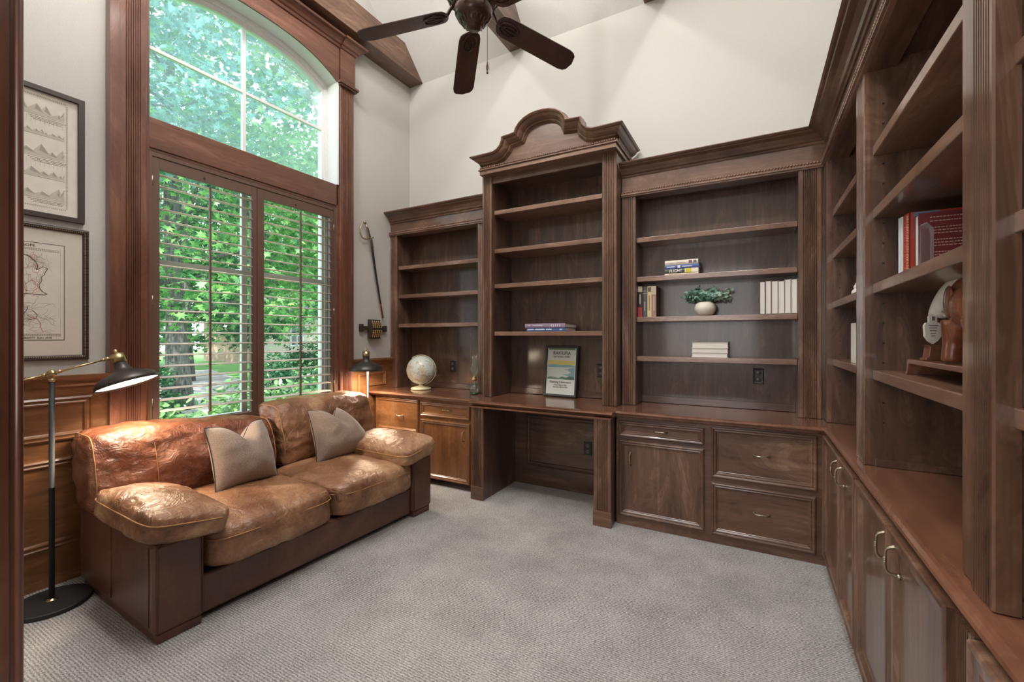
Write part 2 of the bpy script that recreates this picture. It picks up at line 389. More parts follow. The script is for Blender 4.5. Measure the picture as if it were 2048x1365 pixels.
for a, b in zip(ys, ys[1:]):
    wl(a, b, archz(a), archz(b), rake(a), rake(b))
    m.add([(XW, a, archz(a)), (XW, b, archz(b)), (XW-.18, b, archz(b)), (XW-.18, a, archz(a))], [(0, 1, 2, 3)])
m.add([(XW, WL, SILL), (XW, WR_, SILL), (XW-.18, WR_, SILL), (XW-.18, WL, SILL)], [(0, 1, 2, 3)])
for y in (WL, WR_): m.add([(XW, y, SILL), (XW-.18, y, SILL), (XW-.18, y, archz(y)), (XW, y, archz(y))], [(0, 1, 2, 3)])
struct('wall_left', m, M_wall)
m = MB(); m.box(XW-.18, XR+.1, YW, YW+.1, 0, ZE+.05); struct('wall_back', m, M_wall)
m = MB(); m.prism([(YF-.15, 0), (YW, 0), (YW, ZE), (YM, ZR), (YF, ZE)], XR, XR+.1, lambda a, b, c: (c, a, b)); struct('wall_right', m, M_wall)
m = MB(); m.box(XW-.18, -1.23, YF-.14, YF, 0, ZE+.02); m.box(.46, XR+.1, YF-.14, YF, 0, ZE+.02); m.box(-1.23, .46, YF-.14, YF, 2.45, ZE+.02)
struct('wall_front', m, M_wall)
m = MB()
for (a, b) in (((YW+.1, ZE-.1), (YM, ZR)), ((YM, ZR), (YF-.14, ZE-.14))):
    m.add([(XW-.3, a[0], a[1]), (XR+.2, a[0], a[1]), (XR+.2, b[0], b[1]), (XW-.3, b[0], b[1]),
           (XW-.3, a[0], a[1]+.12), (XR+.2, a[0], a[1]+.12), (XR+.2, b[0], b[1]+.12), (XW-.3, b[0], b[1]+.12)],
          [(0, 1, 2, 3), (7, 6, 5, 4), (0, 4, 5, 1), (2, 6, 7, 3), (1, 5, 6, 2), (0, 3, 7, 4)])
struct('ceiling', m, M_ceil)
# hall behind the camera
m = MB(); m.box(-2.4, 1.6, -2.4, -2.3, 0, 2.7); m.box(-2.4, -2.3, -2.3, YF-.14, 0, 2.7); m.box(1.5, 1.6, -2.3, YF-.14, 0, 2.7); m.box(-2.4, 1.6, -2.3, YF-.14, 2.7, 2.8)
m.box(XR, 1.6, -2.3, YF, -.1, 0)
struct('wall_hall', m, M_wall)
# cased opening the camera looks through
m = MB(); m.box(-1.23, -1.212, YF-.15, YF+.0005, 0, 2.45); m.box(-1.34, -1.214, YF, YF+.018, 0, 2.55)
m.tube([(-1.2125, YF+.012, 0), (-1.2125, YF+.012, 2.5)], .0065, 8)
m.box(.44, .458, YF-.15, YF, 0, 2.45); m.box(-1.23, .458, YF-.15, YF, 2.43, 2.45)
m.box(-1.36, -1.214, YF-.158, YF-.14, 0, 2.55)
struct('door_1', m, WR['z'], .002)

# ceiling beams, horizontal, their upper corner dying into the vault
for i, x0 in enumerate((XW, -2.12, -.81)):
    w = .195; zb = ZE; h = .29; m = MB()
    m.prism([(YW, zb), (YW-h, zb+h), (YF+h, zb+h), (YF, zb)], x0+.001, x0+w, lambda a, b, c: (c, a, b))
    t = thing('ceiling_beam', (x0+w/2, YW-.2, zb), ['stained wooden ceiling beam running along the top of the window wall', 'stained wooden ceiling beam passing behind the ceiling fan', 'stained wooden ceiling beam farthest from the window, just touching the top edge'][i], 'beam', None)
    obj('beam_body', m, W['y'], t, .003)

# ---------------------------------------------------------------- window casing (trim), mid rail, wainscot
t1 = MB(); FX = -3.39
for (y0, w, nf, mg) in ((1.172, .141, 7, .03), (2.80, .16, 7, .03)):
    t1.prism(fluted(w, .05, nf, mg, .006), 0, 3.755, lambda a, b, c, y0=y0: (XW+b, y0+a, c))
t1.box(XW, XW+.062, 1.125, 1.174, 0, 3.92); t1.box(XW, XW+.03, 1.312, 1.334, 0, 3.76)
t1.box(XW-.10, XW-.0005, 1.318, 1.334, .74, 3.76)
t1.box(XW, XW+.03, 2.776, 2.802, 0, 3.755)
struct('trim_1', t1, WW['z'], .0015)
t2 = MB()  # arched head board, pilaster blocks, capitals and crown
for x in (XW+.045,):
    for a, b in zip(ys, ys[1:]):
        za, zb = archz(a)-.002, archz(b)-.002
        t2.add([(x, a, za), (x, b, zb), (x, b, 4.12), (x, a, 4.12)], [(0, 1, 2, 3)])
        t2.add([(x, a, za), (x, b, zb), (XW+.03, b, zb), (XW+.03, a, za)], [(0, 3, 2, 1)])
for y0, y1 in ((1.15, 1.325), (2.80, 2.965)):
    t2.box(XW, XW+.06, y0, y1, 3.77, 4.13)
    t2.box(XW, XW+.085, y0-.022, y1+.028, 3.755, 3.775)
    t2.box(XW, XW+.072, y0-.012, y1+.016, 3.738, 3.756)
prof = [(.0, 4.08), (.012, 4.085), (.018, 4.105), (.03, 4.112), (.042, 4.13), (.062, 4.148), (.085, 4.158), (.088, 4.176), (0, 4.176)]
for y0, y1, px in ((1.33, 2.80, .045), (2.795, 2.965, .06), (1.15, 1.33, .06)):
    rows = []
    for y, sg in ((y0, -1 if y0 < 1.3 else 0), (y1, 1 if y1 > 2.9 else 0)):
        rows.append([(XW+px+d, y+sg*d, z) for d, z in prof])
    t2.rings(rows, False, 0, False)
    if y1 > 2.9: t2.rings([[(XW+px+d, y1+d, z) for d, z in prof], [(XW, y1+d, z) for d, z in prof]], False)
    if y0 < 1.3: t2.rings([[(XW+px+d, y0-d, z) for d, z in prof], [(XW, y0-d, z) for d, z in prof]], False)
    t2.box(XW, XW+px, y0, y1, 4.08, 4.176)
struct('trim_2', t2, WW['y'])
t3 = MB(); t3.box(XW-.10, XW+.03, 1.33, 2.79, 2.607, 2.803); t3.box(XW-.10, XW+.022, 1.33, 2.79, 2.585, 2.607); t3.box(XW-.10, XW+.04, 1.30, 2.82, .70, .745)
struct('trim_3', t3, WW['y'], .003)
# wainscot
wsc = MB(); T = .03
for y0, y1 in ((YF, 1.126), (2.962, 3.52), (1.30, 2.81)):
    wsc.box(XW, XW+T, y0, y1, 0, 1.12 if y0 != 1.30 else .72)
for y0, y1 in ((YF, 1.126), (2.962, 3.497)):
    P = [(0, 1.118), (.0, 1.10), (T+.006, 1.10), (T+.012, 1.112), (T+.012, 1.128), (T+.024, 1.138), (T+.034, 1.15), (T+.034, 1.165), (0, 1.165)]
    wsc.prism([(a, b) for a, b in P[2:]]+[(0, 1.10)], y0, y1, lambda a, b, c: (XW+a, c, b))
fp = [(0, 0), (.002, .014), (.012, .02), (.018, .012), (.026, .012), (.032, .017), (.038, .015), (.044, .003), (.046, .0015)]
ringpanel(wsc, (XW+T, YF+.12, .80), (0, 1, 0), (0, 0, 1), (1, 0, 0), 1.056-YF-.12, .245, fp)
ringpanel(wsc, (XW+T, YF+.12, .21), (0, 1, 0), (0, 0, 1), (1, 0, 0), 1.056-YF-.12, .495, fp)
ringpanel(wsc, (XW+T, 0, 0), (0, 1, 0), (0, 0, 1), (1, 0, 0), 0, 0, [(a*.6, b*.8+.0005) for a, b in fp],
          poly=[(3.02, .70), (3.125, .70), (3.125, .885), (3.39, .885), (3.39, 1.02), (3.02, 1.02)])
struct('trim_4', wsc, WH['y'], .0)

# ---------------------------------------------------------------- windows
def window(name, ya, yb, z0, ztop, arch, mat, hz, vy):
    f = MB(); x0, x1 = XW-.17, XW-.10; fw = .05
    # frame as inner/outer outline
    if arch:
        n = 24; yy = [ya+(yb-ya)*i/n for i in range(n+1)]
        outer = [(ya, z0)]+[(y, archz(y)) for y in yy]+[(yb, z0)]
        def iz(y): return archz(ya+(y-ya-fw)*(yb-ya)/(yb-ya-2*fw))-.075
        yi = [ya+fw+(yb-ya-2*fw)*i/n for i in range(n+1)]
        inner = [(ya+fw, z0+.02)]+[(y, iz(y)) for y in yi]+[(yb-fw, z0+.02)]
    else:
        outer = [(ya, z0), (ya, ztop), (yb, ztop), (yb, z0)]
        inner = [(ya+fw, z0+fw), (ya+fw, ztop-.02), (yb-fw, ztop-.02), (yb-fw, z0+fw)]; iz = lambda y: ztop-.02
    n = len(outer)
    mid = [((a[0]*.45+b[0]*.55), (a[1]*.45+b[1]*.55)) for a, b in zip(outer, inner)]
    rows = [[(x0, *p) for p in outer], [(x1, *p) for p in outer], [(x1, *p) for p in mid], [(x1-.012, *p) for p in mid], [(x1-.016, *p) for p in inner], [(x1-.045, *p) for p in inner], [(x0, *p) for p in inner], [(x0, *p) for p in outer]]
    f.rings(rows, True)
    o = struct(name, f, M_white)
    g = MB(); xg = XW-.135; n2 = len(inner)
    g.add([(xg, *p) for p in inner], [tuple(range(n2))]); obj('pane', g, mat, o)
    b = MB()
    for y, w, t in vy: b.box(xg-.014, xg+.016, y-w/2, y+w/2, z0+.02, min(iz(y), ztop if not arch else 9)+.01)
    for z, w, ya2, yb2 in hz: b.box(xg-.012, xg+.014, ya2, yb2, z-w/2, z+w/2)
    obj('muntin', b, M_white, o)
window('window_1', WL, WR_-.012, 2.70, 0, True, M_glassup, [(3.335, .022, 1.38, 2.74)], [(2.018, .024, 0)])
window('window_2', WL, WR_-.012, SILL, 2.70, False, M_glass, [(1.895, .03, 1.38, 2.0), (1.895, .045, 2.02, 2.74)], [(2.018, .04, 0)])
# pale reveal of the arched light
rv = MB(); rv.box(XW-.10, XW+.045, WR_-.016, WR_+.0, 2.803, 3.755)
for a, b in zip(ys, ys[1:]):
    za, zb = archz(a)-.003, archz(b)-.003
    rv.add([(XW+.032, a, za), (XW+.032, b, zb), (XW-.1, b, zb), (XW-.1, a, za)], [(0, 3, 2, 1)])
struct('trim_5', rv, M_white)

# ---------------------------------------------------------------- plantation shutters
def shutter(ya, yb, sa, sb, label, lv_y0, hinge_y):
    t = thing('plantation_shutter', (XW+.01, (ya+yb)/2, .76), label, 'shutter', 'shutters over the lower window')
    xa, xb = XW-.012, XW+.018; zt, zb_, zo, zu = 2.555, .75, 2.483, .80
    m = MB(); m.box(xa, xb, ya, sa, zb_, zt); obj('stile', m, M_shut, t, .002)
    m = MB(); m.box(xa, xb, sb, yb, zb_, zt); obj('stile', m, M_shut, t, .002)
    m = MB(); m.box(xa, xb, sa, sb, zo, zt); obj('top_rail', m, M_shut, t, .002)
    m = MB(); m.box(xa, xb, sa, sb, zb_, zu); obj('bottom_rail', m, M_shut, t, .002)
    first = None
    for k in range(22):
        z = 2.447-k*.0741
        if z < .83: break
        if first is None:
            m = MB(); prof = []
            for i in range(12):
                a = 2*math.pi*i/12; prof.append((.032*math.cos(a), .0055*math.sin(a)))
            tl = math.radians(6)
            m.prism(prof, sa+.001, sb-.001, lambda a, b, c: (XW+.004+a*math.cos(tl)+b*math.sin(tl), c, 2.447+b*math.cos(tl)-a*math.sin(tl)), 0, True)
            first = obj('louver', m, M_louv, t)
        else:
            c = first.copy(); C.link(c); c.parent = t; c.location = first.location+Vector((0, 0, z-2.447))
    yc = (sa+sb)/2-.008
    m = MB(); m.box(XW+.036, XW+.05, yc-.006, yc+.006, .85, 2.452)
    obj('tilt_rod', m, M_shut, t, .001)
    m = MB(); m.box(XW+.018, XW+.024, yc-.03, yc-.022, 2.50, 2.515); obj('catch', m, M_black, t)
    for z in (2.40, 1.62, .95):
        m = MB(); m.tube([(XW+.022, hinge_y, z-.03), (XW+.022, hinge_y, z+.03)], .005, 8); obj('hinge', m, M_pull, t)
    return t
shutter(1.352, 2.036, 1.393, 1.994, 'left brown plantation shutter leaf with open taupe louvers, nearer the tall tree trunk', 0, 1.352)
shutter(2.040, 2.752, 2.093, 2.714, 'right brown plantation shutter leaf with open taupe louvers, nearer the wall sword', 0, 2.752)
m = MB(); m.box(XW-.012, XW+.026, 1.334, 1.35, .745, 2.585); m.box(XW-.012, XW+.026, 2.754, 2.776, .745, 2.585); m.box(XW-.012, XW+.022, 1.334, 2.776, 2.558, 2.585)
struct('trim_6', m, M_shut, .001)

# ---------------------------------------------------------------- built-in bookcases
def crown_prof(z0, z1):
    h = z1-z0
    return [(0, z0), (.008, z0), (.014, z0+.10*h), (.012, z0+.16*h), (.022, z0+.20*h), (.03, z0+.34*h), (.052, z0+.60*h), (.078, z0+.74*h), (.082, z0+.80*h), (.094, z0+.83*h), (.104, z0+.93*h), (.10, z1)]
def case_back(name, x0, x1, yf, ztop, shelves, yshelf, label, sides, zc, zfr, cx0, cx1, rail, ends=(0, 0), mitre=0, wseed=0):
    """a bay on the back wall: sides=(xl0,xl1,xr0,xr1) with the clear opening between xl1 and xr0"""
    t = thing(name, ((x0+x1)/2, 3.6, .842), label, 'bookcase')
    xl0, xl1, xr0, xr1 = sides; z0 = .842
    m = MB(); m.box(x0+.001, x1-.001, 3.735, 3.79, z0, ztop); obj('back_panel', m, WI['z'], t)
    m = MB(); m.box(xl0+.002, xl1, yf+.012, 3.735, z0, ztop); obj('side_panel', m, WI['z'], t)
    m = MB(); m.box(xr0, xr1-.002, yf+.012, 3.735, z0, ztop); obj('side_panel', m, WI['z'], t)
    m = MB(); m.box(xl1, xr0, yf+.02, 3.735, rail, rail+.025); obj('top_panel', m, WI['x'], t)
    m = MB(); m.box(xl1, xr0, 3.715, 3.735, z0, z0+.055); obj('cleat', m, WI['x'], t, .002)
    for z in shelves:
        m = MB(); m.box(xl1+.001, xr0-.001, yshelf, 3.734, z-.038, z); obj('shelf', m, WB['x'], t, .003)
    return t
def crown_straight(t, x0, x1, yf, z0, z1, zb, zo, seal=(0, 0)):
    """frieze, bead and crown along x; face at yf"""
    m = MB(); m.box(x0, x1, yf-.002, yf+.10, zo, z0+.01); obj('frieze', m, W['x'], t, .001)
    m = MB(); P = crown_prof(z0, z1); rows = []
    for x, s in ((x0, seal[0]), (x1, seal[1])): rows.append([(x+s*d, yf-d-.002, z) for d, z in P])
    m.rings(rows, False); m.box(x0, x1, yf-.002, 3.79, z1-.03, z1-.001); obj('crown_moulding', m, W['x'], t)
    m = MB(); m.box(x0, x1, yf-.02, yf, zb-.018, zb-.006); m.box(x0, x1, yf-.03, yf, zb-.006, zb); m.box(x0, x1, yf-.024, yf, zb, zb+.010)
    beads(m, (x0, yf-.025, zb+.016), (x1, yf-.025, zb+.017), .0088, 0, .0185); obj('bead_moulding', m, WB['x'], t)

YL = 3.50
bl = case_back('bookcase', XW+.002, -2.165, YL, 2.60, [2.140, 1.833, 1.523], 3.52, 'low dark bookcase bay in the left corner above the globe', (XW+.002, -3.335, -2.305, -2.165), 0, 0, 0, 0, 2.50)
crown_straight(bl, XW+.002, -2.168, YL-.0, 2.597, 2.708, 2.484, 2.465, (0, 0))
m = MB(); m.prism(fluted(.095, .02, 3, .02, .003), .843, 2.47, lambda a, b, c: (XW+.003+a, YL+.012-b, c)); obj('pilaster', m, W['z'], bl)
m = MB(); m.prism(fluted(.135, .02, 4, .03, .003), .843, 2.47, lambda a, b, c: (-2.302+a, YL+.012-b, c)); obj('pilaster', m, W['z'], bl)

br = case_back('bookcase', -.922, .417, YL, 2.62, [2.168, 1.857, 1.540, 1.228], 3.52, 'wide dark bookcase bay right of the tall hutch, holding the potted plant', (-.922, -.81, .266, .417), 0, 0, 0, 0, 2.53)
crown_straight(br, -.922, .42, YL, 2.655, 2.747, 2.513, 2.495, (0, -1))
m = MB(); m.prism(fluted(.11, .02, 5, .016, .004), .843, 2.50, lambda a, b, c: (-.921+a, YL+.012-b, c)); obj('pilaster', m, W['z'], br)
m = MB(); m.prism(fluted(.131, .03, 8, .024, .006), .843, 2.50, lambda a, b, c: (.266+a, YL+.018-b, c)); obj('pilaster', m, W['z'], br)

# tall centre hutch
YC = 3.36
bc = case_back('hutch_bookcase', -2.163, -.924, YC+.01, 2.95, [2.530, 2.180, 1.862, 1.430], 3.405, 'tall central hutch bookcase crowned by an arched stepped pediment', (-2.163, -2.064, -1.042, -.924), 0, 0, 0, 0, 2.80)
for ch in bc.children:
    pass
for x0_, w_ in ((-2.162, .097), (-1.042, .117)):
    m = MB(); m.prism(fluted(w_, .025, 6, .018, .005), .843, 2.86, lambda a, b, c, x0_=x0_: (x0_+a, YC+.022-b, c)); obj('pilaster', m, W['z'], bc)
m = MB(); m.box(-2.064, -1.042, YC+.012, YC+.035, 2.765, 2.86); obj('head_rail', m, W['x'], bc, .002)
# pediment: stepped arch outline in x-z, moulding swept along it
FX0, FX1, YP, ZB = -2.105, -.945, 3.315, 2.872
cxp = (FX0+FX1)/2
half = [(.705, 2.985), (.62, 2.985), (.50, 2.985), (.445, 2.986), (.405, 3.000), (.375, 3.028), (.362, 3.060), (.358, 3.094), (.325, 3.098), (.285, 3.100), (.235, 3.106), (.222, 3.138), (.19, 3.176), (.145, 3.207), (.09, 3.226), (.03, 3.234)]
path = [(cxp-a, z) for a, z in half]+[(cxp+a, z) for a, z in half[::-1]]
PP = [(0, .098), (.009, .104), (.018, .094), (.023, .080), (.039, .066), (.053, .046), (.058, .034), (.066, .028), (.073, .012), (.082, -.001)]
rows = []; n = len(path); inner = []
for i, (x, z) in enumerate(path):
    a = path[max(0, i-1)]; b = path[min(n-1, i+1)]
    tx, tz = b[0]-a[0], b[1]-a[1]; l = math.hypot(tx, tz); nx, nz = tz/l, -tx/l
    if i > 0 and i < n-1:
        t0 = Vector((x-a[0], z-a[1])).normalized(); t1_ = Vector((b[0]-x, b[1]-z)).normalized()
        n0 = Vector((t0.y, -t0.x)); n1 = Vector((t1_.y, -t1_.x)); k = max(.45, 1+n0.dot(n1)); q = (n0+n1)/k; nx, nz = q.x, q.y
    r = []
    for d, out in PP:
        if i == 0: r.append((FX0-out, YP-out, z-d))
        elif i == n-1: r.append((FX1+out, YP-out, z-d))
        else: r.append((x+nx*d, YP-out, z+nz*d))
    rows.append(r); inner.append((r[3][0], r[3][2]) if 0 < i < n-1 else (FX0 if i == 0 else FX1, r[3][2]))
m = MB(); m.rings(rows, False, 0, False)
m.rings([[(p[0], YP-.098, p[2]) for p in [r[0] for r in rows]], [(p[0], YP+.03, p[2]) for p in [r[0] for r in rows]]], False)
for r, sg in ((rows[0], -1), (rows[-1], 1)):
    m.rings([r, [(p[0], 3.79, p[2]) for p in r]], False)
obj('pediment_moulding', m, W['x'], bc)
m = MB(); zs = [(x, z) for x, z in inner]
for a, b in zip(zs, zs[1:]):
    m.add([(a[0], YP, ZB), (b[0], YP, ZB), (b[0], YP, b[1]), (a[0], YP, a[1])], [(0, 1, 2, 3)])
    m.add([(a[0], YP+.03, ZB), (b[0], YP+.03, ZB), (b[0], YP+.03, b[1]+.06), (a[0], YP+.03, a[1]+.06)], [(3, 2, 1, 0)])
for x in (FX0, FX1): m.add([(x, YP, ZB), (x, 3.79, ZB), (x, 3.79, 2.90), (x, YP, 2.90)], [(0, 1, 2, 3)])
m.box(FX0, FX1, YP+.02, 3.79, ZB-.02, ZB+.03)
obj('pediment_board', m, W['x'], bc)
m = MB(); z = ZB
for (o, a, b) in ((.035, z-.045, z-.018), (.03, z-.018, z-.008), (.046, z-.008, z), (.034, z, z+.008)):
    m.box(FX0-o, FX1+o, YP-o, 3.79, a, b)
beads(m, (FX0-.034, YP-.037, z+.014), (FX1+.034, YP-.037, z+.015), .009, 0, .019); beads(m, (FX1+.037, YP-.03, z+.014), (FX1+.037, 3.75, z+.014), .009, 0, .019); beads(m, (FX0-.037, YP-.03, z+.014), (FX0-.037, 3.75, z+.014), .009, 0, .019)
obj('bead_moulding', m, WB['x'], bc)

# right wall: three bays facing -x
FXR = .42
def case_right(ya, yb, label, shelves, pil, ya_side, yb_side):
    """clear opening between ya and yb; pil = list of (y0, y1, flutes)"""
    t = thing('bookcase', (.6, (ya+yb)/2, .842), label, 'bookcase')
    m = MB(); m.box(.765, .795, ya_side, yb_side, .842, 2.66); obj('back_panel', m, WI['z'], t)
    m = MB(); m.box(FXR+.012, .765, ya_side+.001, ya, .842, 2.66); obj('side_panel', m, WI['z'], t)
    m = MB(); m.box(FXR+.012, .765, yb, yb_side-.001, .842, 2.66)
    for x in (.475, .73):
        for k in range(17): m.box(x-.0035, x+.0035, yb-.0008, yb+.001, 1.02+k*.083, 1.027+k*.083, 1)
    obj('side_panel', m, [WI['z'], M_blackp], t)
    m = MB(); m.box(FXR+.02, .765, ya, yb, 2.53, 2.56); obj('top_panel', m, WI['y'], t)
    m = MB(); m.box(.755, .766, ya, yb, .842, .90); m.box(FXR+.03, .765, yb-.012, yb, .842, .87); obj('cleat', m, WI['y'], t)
    for z in shelves:
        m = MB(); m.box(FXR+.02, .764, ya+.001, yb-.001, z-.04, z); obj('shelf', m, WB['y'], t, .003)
    for y0, y1, nf in pil:
        m = MB()
        if y0 == 1.2: m.box(FXR+.012, FXR+.030, 1.2001, 1.2995, .843, 2.50)
        if nf: m.prism(fluted(y1-y0, .022, nf, .02 if y0 > 2 else .012, .006), .843, 2.50, lambda a, b, c: (FXR+.012-b, y0+a, c))
        else: m.box(FXR-(.012 if y0 > 3 else 0), FXR+.014, y0, y1, .843, 2.50)
        obj('pilaster', m, W['z'], t, 0 if nf else .002)
    a, b = ya_side, yb_side+(.001 if yb_side < 3 else 0)
    m = MB(); m.box(FXR-.002, FXR+.1, a, b, 2.495, 2.665); obj('frieze', m, W['y'], t, .001)
    P = crown_prof(2.655, 2.747); last = b > 3.3
    m = MB(); m.rings([[(FXR-.002-d, a, z) for d, z in P], [(FXR-.002-d, (b if not last else 3.498-d), z) for d, z in P]], False)
    m.box(FXR-.002, .795, a, b, 2.717, 2.746); obj('crown_moulding', m, W['y'], t)
    m = MB(); zb = 2.513; e = b if not last else 3.47
    m.box(FXR-.02, FXR, a, e, zb-.018, zb-.006); m.box(FXR-.03, FXR, a, e, zb-.006, zb); m.box(FXR-.024, FXR, a, e, zb, zb+.010)
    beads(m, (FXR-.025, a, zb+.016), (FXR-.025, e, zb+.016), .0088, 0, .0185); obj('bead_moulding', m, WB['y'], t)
    return t
SR = [2.180, 1.915, 1.602, 1.242]
case_right(2.504, 3.372, 'narrow-looking first bookcase bay on the right wall, next to the corner', SR, [(3.372, 3.498, 0)], 2.492, 3.499)
case_right(1.375, 2.335, 'second bookcase bay on the right wall, holding the red books and elephant carving', SR, [(2.335, 2.491, 6), (1.302, 1.375, 0)], 1.302, 2.491)
case_right(.32, 1.222, 'third bookcase bay on the right wall, cut off by the right picture edge', [1.942, 1.620, 1.244], [(1.200, 1.300, 7)], YF+.005, 1.301)

# ---------------------------------------------------------------- base cabinets and tops
def pull(parent, c, along, out, L=.098, r=.0042, rise=.028, name='handle'):
    c = Vector(c); a = Vector(along); o = Vector(out); m = MB(); pts = []; rr = []
    prof = [(-.5, 0), (-.49, .35), (-.42, .8), (-.3, .97), (-.12, 1.0), (0, 1.02), (.12, 1.0), (.3, .97), (.42, .8), (.49, .35), (.5, 0)]
    for s, h in prof:
        pts.append(tuple(c+a*(s*L*.86)+o*(h*rise))); rr.append(r*(1.5 if abs(s) > .48 else 1.15 if abs(s) > .4 else 1.0))
    m.tube(pts, rr, 8)
    for s in (-.43, .43): m.sphere(tuple(c+a*(s*L)+o*.002), .0085, 10, 6)
    for s in (-.06, 0, .06): m.sphere(tuple(c+a*(s*L)+o*rise*1.02), r*1.35, 8, 5, 0)
    return obj(name, m, M_pull, parent)
DP = [(0, 0), (0, .012), (.004, .018), (.010, .020), (.016, .016), (.020, .013), (.026, .015), (.030, .013), (.036, .006), (.040, .006), (.043, .003), (.044, .003)]
def front_y(parent, name, x0, x1, z0, z1, y, mats, pullspec=None, flip=False):
    m = MB(); ringpanel(m, (x0, y+.0, z0), (1, 0, 0), (0, 0, 1), (0, -1, 0), x1-x0, z1-z0, DP[:-1]+[(.046, .003)])
    o = obj(name, m, mats, parent)
    if pullspec:
        cx, cz, al = pullspec; pull(o, (cx, y-.004, cz), al, (0, -1, 0))
    return o
def edge_top(mb, x0, x1, yb, ye, nose, z1=.84, t=.045):
    """top with moulded front edge along x"""
    P = [(yb, z1-t), (ye+.02, z1-t), (ye+.012, z1-t+.006), (ye+.006, z1-.03), (ye-nose*.8, z1-.024), (ye-nose, z1-.016), (ye-nose*.9, z1-.009), (ye-nose*.5, z1-.004), (ye, z1), (yb, z1)]
    mb.prism(P, x0, x1, lambda a, b, c: (c, a, b))
# left base
cl = thing('base_cabinet', (-2.75, 3.4, 0), 'lamplit amber wooden base cabinet under the globe, beside the sofa arm', 'cabinet')
m = MB(); m.box(-3.36, -2.108, 3.222, 3.79, .055, .795); m.box(-3.34, -2.108, 3.34, 3.79, 0, .055); obj('carcass', m, WH['z'], cl, .002)
front_y(cl, 'drawer', -3.345, -2.79, .452, .782, 3.222, WH['x'], (-3.035, .612, (1, 0, 0)))
front_y(cl, 'drawer', -3.345, -2.79, .062, .412, 3.222, WH['x'], (-3.035, .25, (1, 0, 0)))
front_y(cl, 'drawer', -2.765, -2.20, .636, .770, 3.222, WH['x'], (-2.455, .712, (1, 0, 0)))
front_y(cl, 'cabinet_door', -2.765, -2.20, .060, .606, 3.222, WH['z'], (-2.268, .488, (0, 0, 1)))
# right base
cr = thing('base_cabinet', (-.25, 3.4, 0), 'dark walnut base cabinet with two deep file drawers, under the wide right bay', 'cabinet')
m = MB(); m.box(-.889, .40, 3.215, 3.79, 0, .795); obj('carcass', m, W['x'], cr, .002)
front_y(cr, 'drawer', -.868, -.288, .650, .766, 3.215, W['x'], (-.572, .71, (1, 0, 0)))
front_y(cr, 'cabinet_door', -.868, -.288, .072, .625, 3.215, W['z'], (-.782, .49, (0, 0, 1)))
front_y(cr, 'file_drawer', -.245, .342, .443, .782, 3.215, W['x'], (.048, .62, (1, 0, 0)))
front_y(cr, 'file_drawer', -.245, .335, .062, .410, 3.215, W['x'], (.048, .248, (1, 0, 0)))
# desk
dk = thing('built_in_desk', (-1.5, 3.4, 0), 'built-in writing desk with fluted legs and an open knee space', 'desk')
for x0_, w_ in ((-2.104, .117), (-1.025, .130)):
    m = MB(); m.prism(fluted(w_, .02, 6, .022, .005), .11, .797, lambda a, b, c, x0_=x0_: (x0_+a, 3.118-b, c)); obj('fluted_leg', m, W['z'], dk)
    m = MB(); m.box(x0_-.004, x0_+w_+.004, 3.09, 3.118, 0, .112); obj('plinth', m, W['x'], dk, .003)
    m = MB(); m.box(x0_+.002, x0_+w_-.002, 3.118, 3.67, 0, .797); obj('side_panel', m, WI['z'], dk)
m = MB(); m.box(-1.99, -1.02, 3.67, 3.69, 0, .797)
ringpanel(m, (-1.869, 3.67, .18), (1, 0, 0), (0, 0, 1), (0, -1, 0), .70, .478, [(0, 0), (.002, .01), (.010, .016), (.016, .009), (.024, .010), (.03, .014), (.036, .012), (.042, .001)])
obj('modesty_panel', m, WI['x'], dk)
m = MB(); edge_top(m, -2.118, -.882, 3.79, 3.11, .04); m.box(-2.11, -.89, 3.075, 3.12, .785, .797); obj('desktop', m, WT['x'], dk)
# tops
m = MB(); edge_top(m, -3.40, -2.119, 3.79, 3.175, .022); t = obj('countertop', m, WT['x']); tag(t, 'red-brown wooden countertop carrying the globe and oil lamp', 'countertop')
m = MB(); P = [(.79, .795), (.40, .795), (.392, .80), (.386, .812), (.372, .818), (.367, .826), (.370, .833), (.38, .838), (.39, .84), (.79, .84)]
rows = []
Pb = [(3.79, .795), (3.19, .795), (3.182, .80), (3.176, .812), (3.160, .818), (3.153, .826), (3.156, .833), (3.166, .838), (3.175, .84), (3.79, .84)]
rows.append([(-.881, y, z) for y, z in Pb]); rows.append([(x, y, z) for (x, z), (y, _) in zip(P, Pb)]); rows.append([(x, YF+.01, z) for x, z in P])
m.rings(rows, True, 0, False, True, True); t = obj('countertop', m, WT['y']); tag(t, 'L-shaped red-brown wooden countertop turning the corner to the right wall', 'countertop')
# right-wall base cabinets: doors facing -x
def base_right(y0, y1, doors, label, pil=None):
    t = thing('base_cabinet', (.6, (y0+y1)/2, 0), label, 'cabinet')
    m = MB(); m.box(.392, .79, y0, y1, .085, .794); m.box(.45, .79, y0, y1, 0, .085); obj('carcass', m, W['z'], t, .001)
    for a, b, py in doors:
        m = MB(); ringpanel(m, (.3915, b, .10), (0, -1, 0), (0, 0, 1), (-1, 0, 0), b-a, .705, [(0, 0), (0, .031), (.003, .0355), (.010, .0365), (.016, .031), (.040, .030), (.046, .022), (.052, .016), (.056, .018), (.06, .016)])
        d = obj('cabinet_door', m, W['z'], t)
        pull(d, (.375-.001, py, .725), (0, 0, 1), (-1, 0, 0), .10, .0042, .034)
    if pil:
        m = MB(); m.prism(fluted(pil[1]-pil[0], .018, 6, .014, .005), .10, .795, lambda a, b, c: (.392-b, pil[0]+a, c)); obj('fluted_stile', m, W['z'], t)
    return t
base_right(2.232, 3.214, [(2.60, 3.125, 2.665), (2.24, 2.592, 2.535)], 'first two-door base cabinet on the right wall, next to the inner corner')
